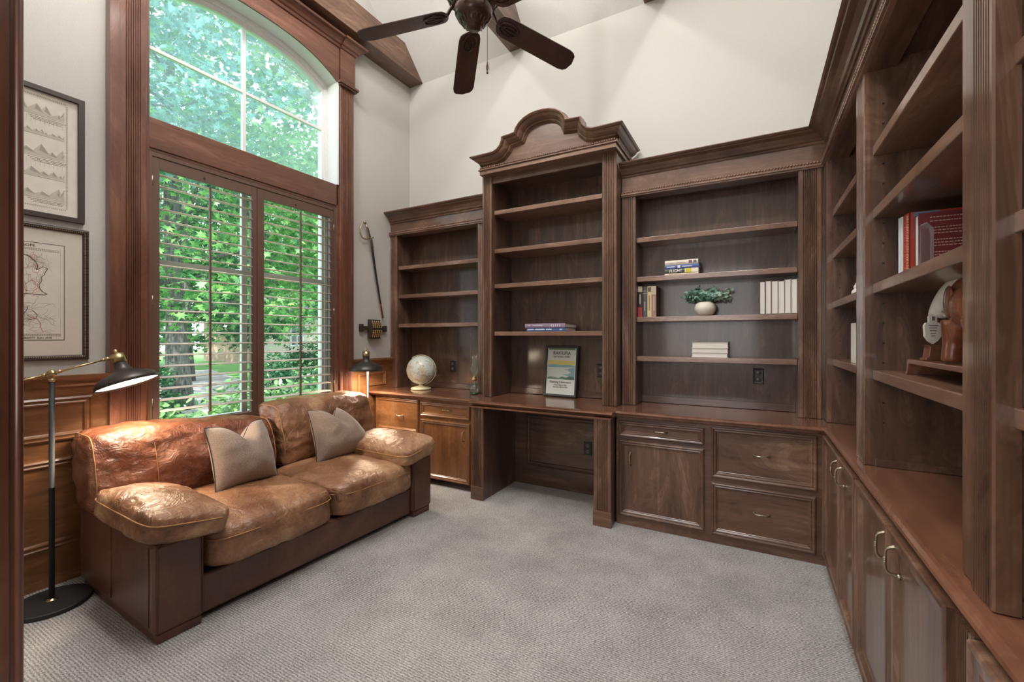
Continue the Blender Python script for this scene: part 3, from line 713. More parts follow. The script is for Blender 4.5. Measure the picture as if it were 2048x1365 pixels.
base_right(1.155, 2.230, [(1.722, 2.208, 1.765), (1.262, 1.714, 1.655)], 'second two-door base cabinet on the right wall, its door pair nearest the middle', (1.18, 1.262))
base_right(YF+.01, 1.153, [(.72, 1.15, .76), (.285, .712, .65)], 'third base cabinet on the right wall, its door top cut by the bottom right corner')

# outlets
def outlet(c, nx, nrm, label, w=.072, h=.118):
    t = thing('power_outlet', c, label, 'outlet')
    m = MB(); u = Vector(nx); n_ = Vector(nrm); c = Vector(c)
    ringpanel(m, tuple(c-u*w/2-Vector((0, 0, h/2))), u, (0, 0, 1), n_, w, h, [(0, 0), (.001, .005), (.006, .007), (.014, .006)])
    obj('cover_plate', m, M_blackp, t)
    for s in (-1, 1):
        m = MB(); M = basis(c+Vector((0, 0, s*.026))+n_*.005, u, Vector((0, 0, 1)), n_)
        m.lathe([(.0165, 0), (.0165, .003), (.0145, .004), (.0001, .004)], seg=20); m.xf(M); obj('receptacle', m, plain('grey_receptacle', srgb(74, 72, 72), .3), t)
outlet((-2.772, 3.734, 1.072), (1, 0, 0), (0, -1, 0), 'black outlet plate above the left countertop beside the globe')
outlet((.036, 3.734, 1.088), (1, 0, 0), (0, -1, 0), 'black outlet plate in the bottom of the wide right bay')
outlet((-1.168, 3.734, 1.086), (1, 0, 0), (0, -1, 0), 'black outlet plate in the hutch half hidden by its right pilaster', .074, .12)
outlet((-1.265, 3.669, .405), (1, 0, 0), (0, -1, 0), 'black outlet plate low in the desk knee space', .074, .118)

# ---------------------------------------------------------------- leather sofa
def cushion(c, size, k=5.0, n=20, top=0.0, bot=0.0, wr=.004, fr=7.0, seed=0.0, M=None, pinch=0.0, front=0.0, fn=None):
    idx = {}; mb = MB(); vs = []; fs = []
    hx, hy, hz = size[0]/2, size[1]/2, size[2]/2
    def vid(p):
        key = tuple(round(a, 5) for a in p)
        if key in idx: return idx[key]
        e = (abs(p[0])**k+abs(p[1])**k+abs(p[2])**k)**(1/k); q = [a/e for a in p]
        x, y, z = q[0]*hx, q[1]*hy, q[2]*hz
        if q[2] > 0: z += top*(1-q[0]**2)*(1-q[1]**2)*q[2]
        else: z += -bot*(1-q[0]**2)*(1-q[1]**2)*abs(q[2])
        if q[1] < 0: y -= front*(1-q[0]**2)*(1-q[2]**2)
        w = noise.noise(Vector((x*fr+seed, y*fr*1.0, z*fr+seed*.7)))
        w2 = noise.noise(Vector((x*fr*2.6-seed, y*fr*1.4, z*fr*2.1)))
        dsp = wr*(w+.9*(abs(w2)**.6-.45))
        l = math.sqrt(sum(a*a for a in q)); nx = [a/l for a in q]
        x += nx[0]*dsp; y += nx[1]*dsp; z += nx[2]*dsp
        P = Vector((x, y, z))
        if fn: P = fn(P, q)
        if M: P = M @ P
        vs.append((P.x+c[0], P.y+c[1], P.z+c[2])); idx[key] = len(vs)-1; return idx[key]
    g = [-1+2*i/n for i in range(n+1)]
    for ax in range(3):
        for sg in (-1, 1):
            for i in range(n):
                for j in range(n):
                    q = []
                    for a, b in ((g[i], g[j]), (g[i+1], g[j]), (g[i+1], g[j+1]), (g[i], g[j+1])):
                        p = [0, 0, 0]; p[ax] = sg; p[(ax+1) % 3] = a; p[(ax+2) % 3] = b; q.append(vid(p))
                    fs.append(q if sg > 0 else q[::-1])
    mb.add(vs, fs, 0, True); return mb
def piploop(c, size, plane, lvl, k=5.0, r=.004, M=None, n=64, off=1.0, fn=None):
    """closed welt around a cushion in the given plane ('xy' at height lvl, 'yz' at end lvl)"""
    pts = []
    for i in range(n):
        a = 2*math.pi*i/n; ca, sa = math.cos(a), math.sin(a)
        e = (abs(ca)**k+abs(sa)**k)**(1/k); u, v = ca/e, sa/e
        s3 = (1-abs(lvl)**k)**(1/k)
        q = (u*s3, v*s3, lvl) if plane == 'xy' else (lvl, u*s3, v*s3)
        P = Vector((q[0]*size[0]/2*off, q[1]*size[1]/2*off, q[2]*size[2]/2*off))
        if fn: P = fn(P, q)
        if M: P = M @ P
        pts.append((P.x+c[0], P.y+c[1], P.z+c[2]))
    mb = MB(); mb.tube(pts, r, 6, closed=True); return mb

sofa = thing('leather_sofa', (-2.325, .929, 0), 'worn brown leather two-seat sofa under the shuttered window', 'sofa')
sofa.rotation_euler = (0, 0, math.radians(90-2.24)); sofa['_local'] = 1
m = MB(); m.box(.20, 1.62, .03, .97, .03, .222); obj('base_rail', m, M_leathd, sofa, .012)
for x0, x1, lab in ((0, .203, 0), (1.617, 1.818, 0)):
    m = MB(); m.box(x0, x1, 0, .96, .04, .452); a = obj('arm', m, M_leathd, sofa, .02)
    q = MB(); xo = x0+.004 if x0 == 0 else x1-.004
    for yy in (.055, .50):
        q.tube([(x0-.0015 if x0 == 0 else x1+.0015, yy, .07), (x0-.0015 if x0 == 0 else x1+.0015, yy, .43)], .0018, 6)
    q.tube([(x0+.012, -.001, .06), (x0+.012, -.001, .425), (x0+.03, -.001, .442), (x1-.03, -.001, .442), (x1-.012, -.001, .425), (x1-.012, -.001, .06)], .0022, 6)
    obj('seam', q, M_leathd, a)
    m = MB(); m.box(x0+.012, x1-.012, .008, .93, 0, .042); obj('foot', m, M_blackp if False else M_leathd, sofa, .004)
m = MB(); m.box(.01, 1.808, .82, 1.015, .05, .70); obj('back_frame', m, M_leathd, sofa, .03)
# seat cushions
for x0, x1, sd in ((.204, .925, 1.0), (.926, 1.616, 4.0)):
    c = ((x0+x1)/2, .36, .337); sz = (x1-x0, .80, .225)
    def ff(P, q):
        P = P.copy()
        if q[1] < -.55 and q[2] > 0: P.z += .008*math.sin(P.x*70)*(.5+.5*q[2])*min(1, (-q[1]-.55)*3)*.5
        return P
    o = obj('seat_cushion', cushion(c, sz, 7, 26, .030, 0, .009, 7.0, sd, fn=ff, front=.014), M_leath, sofa)
    p = piploop(c, (sz[0], sz[1]+.018, sz[2]), 'xy', .42, 7, .0028, off=1.0); obj('piping', p, M_piping, o)
# back cushions
def roll(P, q):
    P = P.copy(); P.y += .10*((q[2]+1)/2)**1.5*1.0 - .03*(1-q[2]**2)
    return P
for x0, x1, zt, sd, mt in ((-.03, .985, .862, 2.0, M_leathr), (1.0, 1.872, .888, 7.0, M_leath)):
    c = ((x0+x1)/2, .835, (.42+zt)/2); sz = (x1-x0, .29, zt-.42)
    def wr(P, q, zt=zt, x0=x0):
        P = roll(P, q)
        # sag towards the middle seam
        if x0 < 0 and q[2] > 0: P.z -= .055*max(0, min(1, (P.x+.3)/.7))*q[2]
        f = noise.noise(Vector((P.x*5+P.z*6, P.z*9-P.x*5, x0)))
        P.y += .014*(abs(f)**.5-.5)*(1 if q[1] < 0 else 0)
        return P
    o = obj('back_cushion', cushion(c, sz, 7.5, 34, .01, 0, .017, 8.0, sd, fn=wr), mt, sofa)
    for lv in (-.93, .93):
        q = piploop(c, sz, 'yz', lv, 7.5, .0032, off=1.012, fn=wr, n=80); obj('piping', q, M_piping, o)
    # panel seam
    xs = -.42 if x0 < 0 else .55
    q = piploop(c, sz, 'yz', xs, 7.5, .0022, off=1.006, fn=wr, n=80); obj('seam', q, M_piping, o)
# arm pads
for cx, tilt, sd in ((.118, 10, 3.0), (1.628+.0, -9, 9.0)):
    M = Matrix.Rotation(math.radians(tilt), 3, 'Y')
    c = (cx, .26, .516); sz = (.35, .70, .135)
    o = obj('arm_pad', cushion(c, sz, 7, 26, .050, .006, .008, 9.0, sd, M=M), M_leath if sd > 5 else M_leath, sofa)
    obj('piping', piploop(c, (sz[0]+.004, sz[1]+.004, sz[2]), 'xy', .30, 7, .0034, M=M), M_piping, o)

# throw pillows
def throw_pillow(loc, yaw, lean, w, h, label, shear=0.0, seed=0.0, notch=.11, nx0=0.0, fold=0.0):
    t = thing('throw_pillow', loc, label, 'pillow', None); t['_local'] = 1
    t.rotation_euler = (lean, 0, yaw)
    n = 34; mb = MB(); rows = {1: [], -1: []}
    def shape(u, v):
        # concave sides, pointed ears
        x = u*w/2*(1-.085*(1-v*v)+.0*abs(v)); z = v*h/2*(1-.06*(1-u*u))
        tt = max(0, (v+.2)/1.2)
        z -= notch*math.exp(-((u-nx0)/.30)**2)*tt**2
        x += shear*tt*((u+1)/2)
        return x, z+h/2
    def thick(u, v):
        e = max(0, 1-abs(u)**2.6)**.7*max(0, 1-abs(v)**2.6)**.7
        tt = max(0, (v+.2)/1.2)
        return .135*e*(1-.35*math.exp(-((u-nx0)/.22)**2)*tt)+.0012
    for sg in (1, -1):
        vs = []; fs = []
        for j in range(n+1):
            for i in range(n+1):
                u = -1+2*i/n; v = -1+2*j/n; x, z = shape(u, v); th = thick(u, v)
                tt = max(0, (v+.2)/1.2)
                y = -sg*th+fold*max(0, u)**2*tt**2
                wq = noise.noise(Vector((x*14+seed, z*14, sg*3+seed)))
                edge = max(abs(u), abs(v)); y += -sg*.010*wq*(1-edge**6)+.004*noise.noise(Vector((x*40, z*40, seed)))*(edge > .8)*(1-edge)*5
                # crease under the chop
                y += sg*.020*math.exp(-((u-nx0-.05)/.10)**2)*max(0, (v-.15)/.85)*(th/.09)
                vs.append((x, y, z))
        for j in range(n):
            for i in range(n):
                a = j*(n+1)+i; q = (a, a+1, a+n+2, a+n+1); fs.append(q if sg > 0 else q[::-1])
        mb.add(vs, fs, 0, True)
    o = obj('cover', mb, M_fab, t)
    pts = []
    for k in range(4):
        for i in range(20):
            s = -1+2*i/20
            u, v = [(s, -1), (1, s), (-s, 1), (-1, -s)][k]; x, z = shape(u, v); tt = max(0, (v+.2)/1.2)
            pts.append((x*1.004, fold*max(0, u)**2*tt**2, z))
    p = MB(); p.tube(pts, .0035, 6, closed=True); obj('piping', p, M_dpipe, t)
    return t
A = math.radians(87.76)
def sl(lx, ly, z):  # sofa frame -> world
    ca, sa = math.cos(A), math.sin(A)
    return (-2.325+lx*ca-ly*sa, .929+lx*sa+ly*ca, z)
throw_pillow(sl(.655, .47, .452), A+.10, -.30, .40, .40, 'taupe linen throw pillow with dented top, left on the sofa', 0.0, 1.0, .10, .0, .05)
throw_pillow(sl(1.385, .50, .452), A+.0, -.30, .47, .40, 'taupe linen throw pillow with dented top, right on the sofa beside the far arm', -.14, 5.0, .12, .18, .10)

# ---------------------------------------------------------------- ceiling fan
fc = (-1.365, 2.03); ZBl = 3.10
fan = thing('ceiling_fan', (fc[0], fc[1], 5.9), 'dark bronze five-blade ceiling fan hanging on a rod in the vault', 'ceiling fan')
m = MB(); m.lathe([(.014, 3.35), (.014, 5.86)], (fc[0], fc[1], 0), 12); obj('downrod', m, M_bronze, fan)
m = MB(); m.lathe([(.001, 5.90), (.07, 5.90), (.068, 5.84), (.04, 5.79), (.016, 5.78)], (fc[0], fc[1], 0), 24); obj('canopy', m, M_bronze, fan)
FZ = .06
m = MB(); m.lathe([(.016, 3.42), (.03, 3.40), (.035, 3.37), (.075, 3.355), (.115, 3.33), (.138, 3.295), (.145, 3.255), (.140, 3.235), (.148, 3.225), (.146, 3.205), (.128, 3.19), (.120, 3.175), (.085, 3.165), (.07, 3.16)], (fc[0], fc[1], FZ), 48)
for k in range(20):
    a = 2*math.pi*k/20
    m.tube([(fc[0]+r*math.cos(a), fc[1]+r*math.sin(a), z+FZ) for r, z in ((.122, 3.325), (.140, 3.30), (.149, 3.27), (.150, 3.24))], .006, 6)
    m.tube([(fc[0]+r*math.cos(a+.15), fc[1]+r*math.sin(a+.15), z+FZ) for r, z in ((.149, 3.215), (.134, 3.192), (.118, 3.176))], .005, 6)
obj('motor_housing', m, M_bronze, fan)
m = MB(); m.lathe([(.06, 3.17), (.098, 3.168), (.106, 3.148), (.104, 3.122), (.090, 3.096), (.072, 3.084), (.066, 3.080), (.062, 3.066), (.048, 3.056), (.040, 3.050), (.038, 3.044), (.0001, 3.042)], (fc[0], fc[1], FZ), 40); 
for k in range(18):
    a = 2*math.pi*k/18; m.tube([(fc[0]+r*math.cos(a), fc[1]+r*math.sin(a), z+FZ) for r, z in ((.074, 3.086), (.067, 3.075), (.060, 3.064))], .0042, 6)
o = obj('switch_housing', m, M_bronze, fan)
m = MB(); m.lathe([(.0001, 3.036), (.007, 3.038), (.009, 3.044)], (fc[0], fc[1], FZ), 12); obj('finial', m, M_bronze, o)
M_blade = wood('fan_blade_walnut', srgb(52, 36, 31), srgb(74, 53, 46), srgb(98, 74, 64), 'x', rough=.3, coat=.35, seed=8)
ANG = [56.5, 130.5, 203.5, 275, 346]
bl0 = None
for k, ad in enumerate(ANG):
    a = math.radians(ad)
    if bl0 is None:
        # blade along +x, own frame
        R0, R1 = .158, .665
        out = [(R0, -.045), (R0+.012, -.058), (R0+.04, -.066), (R0+.09, -.068), (R1-.06, -.073), (R1-.030, -.066), (R1-.012, -.05), (R1, -.0), (R1-.012, .05), (R1-.030, .066), (R1-.06, .073), (R0+.09, .068), (R0+.04, .066), (R0+.012, .058), (R0, .045), (R0-.012, .02), (R0-.014, 0), (R0-.012, -.02)]
        mb = MB(); tl = math.radians(-13)
        mb.prism(out, -.003, .003, lambda x, y, c: (x, y*math.cos(tl)-c*math.sin(tl), y*math.sin(tl)+c*math.cos(tl)))
        mb.v = [(x, y, z+(.665-x)*.16) for x, y, z in mb.v]; me_b = mb.mesh('blade', [M_blade])
        ir = MB()
        ir.tube([(.085, 0, .065), (.115, 0, .055), (.135, 0, .030), (.15, 0, .006), (.18, 0, -.008)], [.012, .011, .010, .011, .010], 8)
        def el(cx, rx, ry, r, zz=-.007): 
            ir.tube([(cx+rx*math.cos(t*math.pi/12), ry*math.sin(t*math.pi/12)*math.cos(tl), zz+ry*math.sin(t*math.pi/12)*math.sin(tl)) for t in range(24)], r, 6, closed=True)
        el(.222, .06, .040, .005)
        for s in (-1, 0, 1):
            ir.tube([(.167, 0, -.008), (.202, s*.014, -.009-s*.003), (.239, s*.024, -.009-s*.005), (.262, s*.016, -.008-s*.003)], .0035, 6)
        ir.v = [(x, y, z+(.665-x)*.16) for x, y, z in ir.v]; me_i = ir.mesh('blade_iron', [M_bronze]); bl0 = True
    o = bpy.data.objects.new('blade', me_b); C.link(o); o.parent = fan
    o.location = (0, 0, ZBl-5.9); o.rotation_euler = (0, 0, a)
    b = o.modifiers.new('bevel', 'BEVEL'); b.width = .0015; b.segments = 2
    i_ = bpy.data.objects.new('blade_iron', me_i); C.link(i_); i_.parent = fan; i_.location = (0, 0, ZBl-5.9); i_.rotation_euler = (0, 0, a)
m = MB(); px, py = fc[0]+.062, fc[1]+.045
m.tube([(px, py, 3.17), (px, py, 2.925)], .0012, 6); obj('pull_chain', m, M_bronze, fan)
m = MB(); m.lathe([(.0008, 2.928), (.003, 2.925), (.0075, 2.898), (.007, 2.885), (.003, 2.87), (.0055, 2.866), (.0055, 2.858), (.0001, 2.856)], (px, py, 0), 14); obj('pull_fob', m, M_bronze, fan)

# ---------------------------------------------------------------- floor lamps
def floor_lamp(base, top, armdir, heada, head, label, aux, power, tilt, base_r=.155):
    t = thing('floor_lamp', (base[0], base[1], 0), label, 'floor lamp')
    m = MB(); m.lathe([(.0001, .001), (base_r-.003, .001), (base_r, .005), (base_r, .020), (base_r-.004, .024), (.02, .025), (.0001, .025)], (base[0], base[1], 0), 48, smooth=False); obj('base', m, M_black, t)
    m = MB(); m.lathe([(.024, .025), (.022, .029), (.012, .032), (.010, .04)], (base[0], base[1], 0), 20); obj('base_collar', m, M_brass, t)
    m = MB(); m.lathe([(.0115, .03), (.0115, .60), (.0122, .60), (.0122, .606), (.0115, .606), (.0115, top-.03)], (base[0], base[1], 0), 16); obj('pole', m, M_black if aux else M_pull, t)
    m = MB(); m.lathe([(.013, top-.035), (.0135, top-.022), (.008, top-.018), (.0075, top-.005)], (base[0], base[1], 0), 16)
    d = Vector(armdir).normalized(); side = d.cross(Vector((0, 0, 1))).normalized(); P = Vector((base[0], base[1], top+.008))
    M = basis(P, d.cross(side), d, side)
    k = MB(); k.lathe([(.0001, -.016), (.016, -.016), (.018, -.01), (.018, .01), (.016, .016), (.010, .018), (.010, .022), (.0001, .022)], seg=20); k.xf(M); m.add(k.v, k.f, 0, True)
    obj('swivel_joint', m, M_brass, t)
    H = Vector(head)   # arm meets the neck here
    m = MB(); m.tube([P+d*.016, H-d*.012], .0052, 8); m.sphere(tuple(P+d*.03), .0105, 10, 6); m.sphere(tuple(H-d*.03), .009, 10, 6); m.sphere(tuple(H-d*.012), .0115, 10, 6)
    if aux: m.tube([P-d*.016, P-d*.15], .0052, 8); m.sphere(tuple(P-d*.03), .0105, 10, 6)
    obj('arm', m, M_brass, t)
    if aux:
        m = MB(); m.tube([P-d*.13, P-d*.20], .012, 14); obj('counterweight', m, M_black, t)
    # shade: lathe about its own tilted axis, top of the neck near H
    ax = Vector(tilt).normalized(); xx = ax.cross(Vector((.3, .2, 1)) if abs(ax.z) < .9 else Vector((1, 0, 0))).normalized(); yy = ax.cross(xx)
    Mh = basis(H+Vector(heada), xx, yy, ax)
    k = MB(); k.lathe([(.032, .022), (.032, -.030)], seg=28); k.lathe([(.0001, .050), (.009, .050), (.009, .020)], seg=16); k.lathe([(.0001, .0225), (.032, .0225)], seg=28, cap=False); k.xf(Mh); neck = obj('neck_cap', k, M_brass, t)
    k = MB(); k.lathe([(.0295, -.020), (.031, -.045), (.036, -.062), (.048, -.078), (.075, -.090), (.105, -.102), (.132, -.120), (.146, -.142), (.150, -.160), (.147, -.160), (.142, -.143), (.128, -.123), (.100, -.106), (.04, -.088), (.0001, -.085)], seg=48, cap=False); k.xf(Mh); obj('lamp_shade', k, M_shade, t)
    k = MB(); k.lathe([(.0001, -.150), (.143, -.150)], seg=40, cap=False); k.xf(Mh); o = obj('diffuser', k, M_amber, t, fixn=False)
    lp = lamp('SPOT', 'lamp_light', tuple(Mh @ Vector((0, 0, -.165))), power, (1, .79, .56), shadow_soft_size=.10, spot_size=math.radians(165), spot_blend=.5)
    lp.rotation_euler = aim(-ax)
    return t
floor_lamp((-3.165, .825), 1.185, Vector((0, .262, .07)), (0, .035, .0), (-3.165, 1.058, 1.262), 'black and brass floor lamp with lit dome shade, in the near left corner', True, 38, (-.30, -.20, 1))
floor_lamp((-3.29, 3.05), 1.19, Vector((.10, -.06, .015)), (.02, -.03, .0), (-3.245, 3.00, 1.222), 'black dome floor lamp with thin pole, behind the far end of the sofa', False, 42, (.0, 0, 1), .12)

# ---------------------------------------------------------------- books
_cov = {}
def cmat(c):
    k = tuple(c)
    if k not in _cov: _cov[k] = plain('book_cloth_%d_%d_%d' % k, srgb(*c), .5)
    return _cov[k]
def book(M, th, h, d, col, label, group=None, marks=(), side=None, spine_out=True, name='book', title=None, band=None):
    """own frame: thickness x 0..th, depth y 0..d (front y=0), height z 0..h; M places it in the world"""
    base = M @ Vector((0, 0, 0)); t = thing(name, tuple(base), label, 'book', group)
    b = .0026; mb = MB(); mt = [cmat(col), cmat(side) if side else cmat(col)]
    mb.box(0, b, 0, d, 0, h, 1); mb.box(th-b, th, 0, d, 0, h, 1)
    if spine_out:
        r = [(th*i/8, -.004*math.sin(math.pi*i/8)) for i in range(9)]
        mb.prism(r+[(th, b), (0, b)], 0, h, lambda x, y, c: (x, y, c), 0)
    else: mb.box(0, th, d-b, d, 0, h)
    for k, (c, x0, x1, z0, z1) in enumerate(marks):
        mt.append(cmat(c)); mb.box(th*x0, th*x1, -.0046-.0003*(k % 6), 0, h*z0, h*z1, len(mt)-1)
    mb.xf(M); obj('cover', mb, mt, t)
    p = MB(); q = .004; p.box(b, th-b, (b if spine_out else .004), (d-q if spine_out else d-b), q, h-q); p.xf(M); obj('page_block', p, M_page, t)
    if title:
        txt, z0, sz, cc, sx = title
        textmesh(txt, sz, M @ basis((th*.80, -.0068, h*z0), (0, 0, 1), (-1, 0, 0), (0, -1, 0)) if True else None, cmat(cc), 'spine_title', t, align='LEFT', font_sx=sx)
    return t
def stand(x, y, z): return Matrix.Translation((x, y, z))
def lie(x, y, z):   # local x -> z, local z -> x (mirrored so it stays right handed)
    return Matrix.Translation((x, y, z)) @ Matrix(((0, 0, 1, 0), (0, 1, 0, 0), (1, 0, 0, 0), (0, 0, 0, 1)))
def lie2(x1, y, z):  # spine text readable from the front: local z runs left to right
    return Matrix.Translation((x1, y, z)) @ Matrix(((0, 0, 1, 0), (0, 1, 0, 0), (-1, 0, 0, 0), (0, 0, 0, 1)))
G = 'stack of four paperbacks in the wide right bay'
z = 1.858; x0 = -.601
def lines(c, segs, y0=.3, y1=.7): return [(c, y0, y1, a, b) for a, b in segs]
book(lie(x0, 3.56, z), .015, .242, .15, (224, 208, 180), 'thin cream paperback at the bottom of the four-book stack', G, lines((190, 170, 140), [(.12, .25), (.3, .5)]))
book(lie2(x0, 3.56, z+.0485), .032, .242, .155, (74, 68, 66), 'black, yellow and white paperback second from bottom of the stack', G, [((232, 222, 206), 0, 1, .60, 1.0), ((214, 198, 60), 0, 1, .62, .80)], side=(226, 216, 200), title=('FLIGHT', .14, .030, (236, 232, 224), .95))
book(lie(x0, 3.56, z+.0495), .030, .246, .16, (66, 84, 146), 'blue paperback third from bottom of the four-book stack', G, lines((206, 212, 228), [(.06, .30), (.52, .80)], .38, .62)+[((224, 222, 220), .15, .85, .38, .46)])
book(lie(x0, 3.56, z+.081), .034, .24, .15, (226, 214, 196), 'cream paperback on top of the four-book stack', G, lines((176, 160, 140), [(.08, .26), (.36, .62)], .3, .45)+[((120, 70, 90), .2, .8, .72, .82), ((110, 110, 120), .2, .8, .86, .95)])
G = 'old books standing at the left of the plant shelf'
xs = -.808
book(stand(xs, 3.56, 1.541), .034, .246, .17, (52, 42, 40), 'black and red spined book, leftmost on the plant shelf', G, [((158, 42, 40), 0, 1, 0, .32), ((206, 184, 156), 0, 1, .82, 1), ((190, 180, 170), .35, .65, .42, .74)])
book(stand(xs+.036, 3.56, 1.541), .036, .243, .17, (84, 84, 86), 'dark grey book between the red-based book and the cream one', G, [((160, 160, 160), 0, 1, .84, .855), ((160, 160, 160), 0, 1, .76, .78), ((150, 150, 150), .35, .6, .2, .5)])
book(stand(xs+.074, 3.555, 1.541), .033, .243, .17, (222, 198, 150), 'cream and tan spined book, third from left on the plant shelf', G, [((92, 76, 60), .15, .85, .82, .96), ((150, 120, 84), .35, .6, .2, .7)])
book(stand(xs+.109, 3.55, 1.541), .034, .242, .20, (168, 132, 118), 'brownish pink book with mottled cover, fourth from left on the plant shelf', G, [((196, 176, 158), 0, 1, .72, 1), ((206, 170, 158), .35, .65, .2, .66)], side=(88, 70, 44))
G = 'books standing with white pages outward'
ww = [(.041, .034, .232), (.0775, .034, .235), (.113, .040, .232), (.1545, .035, .230), (.191, .037, .240), (.2292, .035, .239)]
ccs = [(46, 50, 66), (150, 120, 104), (120, 100, 90), (206, 200, 190), (150, 140, 128), (176, 160, 148)]
labs = ['leftmost page-out book with dark navy cover', 'page-out book second from left, brown boards', 'thickest page-out book, third from left', 'page-out book third from the right, the shortest', 'page-out book second from the right, pale tall', 'rightmost page-out book touching the pilaster']
for (a, w, h), c, l in zip(ww, ccs, labs): book(stand(a, 3.55, 1.541), w, h, .16, c, l, G, spine_out=False)
G = 'stack of three white-paged books'
book(lie(-.407, 3.55, 1.229), .035, .247, .17, (226, 222, 214), 'bottom book of the white-paged stack of three', G, spine_out=False)
book(lie(-.407, 3.55, 1.2645), .033, .249, .17, (206, 200, 190), 'middle book of the white-paged stack of three', G, spine_out=False)
book(lie(-.405, 3.55, 1.298), .045, .248, .17, (222, 212, 192), 'thick top book of the white-paged stack of three', G, spine_out=False)
G = 'pair of books lying in the hutch'
book(lie(-1.745, 3.43, 1.431), .030, .365, .255, (84, 112, 170), 'blue spined book lying under the mauve one in the hutch', G, lines((206, 216, 234), [(.03, .2), (.23, .48), (.52, .66)], .3, .72)+[((190, 206, 230), .25, .7, .86, .92)])
book(lie(-1.755, 3.42, 1.4615), .036, .378, .27, (150, 124, 146), 'mauve grey book lying on the blue one in the hutch', G, lines((206, 200, 206), [(.08, .14), (.2, .45)], .4, .6)+lines((214, 206, 214), [(.66, .68), (.71, .73), (.76, .78), (.81, .83), (.86, .88)], .2, .8), side=(66, 46, 36))

# red books on the right wall: spines face the room (-x)
def standx(x, y, z): return Matrix.Translation((x, y, z)) @ Matrix(((0, 1, 0, 0), (-1, 0, 0, 0), (0, 0, 1, 0), (0, 0, 0, 1)))
G = 'large books standing in the second right bay'
book(standx(.50, 2.225, 1.603), .022, .238, .22, (216, 226, 234), 'tall pale blue and white book, deepest of the red-book row', G)
book(standx(.50, 2.200, 1.603), .030, .236, .22, (226, 222, 216), 'white spined tall book just behind the bright red one', G, [((160, 60, 50), 0, 1, 0, .1)])
rb = book(standx(.50, 2.166, 1.603), .070, .232, .24, (186, 66, 42), 'bright red large book with blue and gold cover picture', G, [((226, 200, 180), .8, .9, a/40+.02, a/40+.03) for a in range(2, 38)])
m2 = MB(); m2.lathe([(.0001, 0), (.027, 0), (.027, .003), (.0001, .003)], seg=28); m2.xf(basis((.548, 2.0930, 1.778), (1, 0, 0), (0, 0, 1), (0, -1, 0)))
mc = MB(); mc.box(.512, .582, 2.0930, 2.0958, 1.74, 1.833, 0); obj('cover_picture', mc, cmat((92, 132, 156)), rb)
obj('cover_medallion', m2, M_brass, rb)
mb_ = book(standx(.50, 2.042, 1.603), .045, .204, .24, (112, 34, 38), 'maroon book with lines of text on its back cover', G, spine_out=False)
m = MB()
for k, (za, ln) in enumerate([(.185, .13), (.172, .10), (.150, .16), (.140, .15), (.130, .16), (.108, .14), (.098, .16), (.088, .12), (.066, .15), (.056, .16), (.046, .13)]):
    x = .53
    while x < .53+ln:
        w = .004+.006*rng.random(); m.box(x, x+w, 1.9962, 1.9972, 1.603+za, 1.603+za+.003); x += w+.0025
obj('cover_text', m, cmat((196, 160, 150)), mb_)
m = MB(); P = [(0, 0), (.034, 0), (.034, .135), (.017, .158), (0, .150)]
m.prism(P, 1.925, 1.945, lambda a, b, c: (.487+a, c, 1.603+b)); t = obj('acrylic_award', m, M_acryl, bevel=.0015); tag(t, 'clear acrylic block standing in front of the maroon book', 'award')

# ---------------------------------------------------------------- carved elephant, tusk, tray, plaque
t = thing('wooden_tray', (.58, 1.8, 1.243), 'low reddish wooden tray with scrolled feet on the right shelf', 'tray')
m = MB(); m.box(.495, .68, 1.46, 2.10, 1.283, 1.30); obj('tray_board', m, WT['y'], t, .003)
for y, s in ((2.10, 1), (1.46, -1)):
    m = MB(); P = [(0, 1.300), (.012, 1.296), (.016, 1.284), (.014, 1.268), (.024, 1.256), (.036, 1.250), (.036, 1.2435), (.014, 1.2435), (.004, 1.258), (-.002, 1.283)]
    m.prism(P, .497, .678, lambda a, b, c, y=y, s=s: (c, y+s*a, b)); obj('foot', m, WT['y'], t, .001)
def blob(name, parts, mats, parent, vox=.006, tubes=()):
    mb = MB()
    for c, r, sc in parts: mb.sphere(c, r, 20, 14, 0, sc)
    for pts, rr in tubes: mb.tube(pts, rr, 14)
    o = obj(name, mb, mats, parent)
    r = o.modifiers.new('remesh', 'REMESH'); r.mode = 'VOXEL'; r.voxel_size = vox; r.use_smooth_shade = True
    s = o.modifiers.new('smooth', 'SMOOTH'); s.iterations = 6; s.factor = .6
    return o
M_carv = wood('carved_rosewood', srgb(92, 48, 32), srgb(134, 78, 52), srgb(176, 118, 84), 'z', rough=.28, coat=.5, scale=1.6)
M_ivory = plain('veined_ivory', srgb(222, 214, 202), .4, bscale=40, coat=.2)
el = thing('elephant_carving', (.60, 1.700, 1.301), 'polished wooden elephant carving on the tray', 'carving')
zx = 1.301
blob('elephant_body', [((.60, 1.680, zx+.155), .085, (.78, 1.35, .86)), ((.60, 1.775, zx+.185), .055, (.8, .9, 1.05)), ((.60, 1.820, zx+.17), .035, (.8, 1, 1.1)), ((.60, 1.595, zx+.14), .06, (.8, .8, 1))],
     M_carv, el, .005, [([(.565, 1.765, zx+.12), (.563, 1.770, zx+.06), (.563, 1.775, zx+.006)], [.030, .022, .024]), ([(.635, 1.755, zx+.12), (.637, 1.760, zx+.06), (.637, 1.765, zx+.006)], [.030, .022, .024]),
      ([(.565, 1.620, zx+.12), (.563, 1.610, zx+.06), (.563, 1.620, zx+.006)], [.034, .023, .024]), ([(.635, 1.620, zx+.12), (.637, 1.610, zx+.06), (.637, 1.620, zx+.006)], [.034, .023, .024]),
      ([(.60, 1.820, zx+.18), (.60, 1.858, zx+.15), (.60, 1.872, zx+.10), (.597, 1.886, zx+.075), (.595, 1.905, zx+.085)], [.030, .022, .015, .011, .009])])
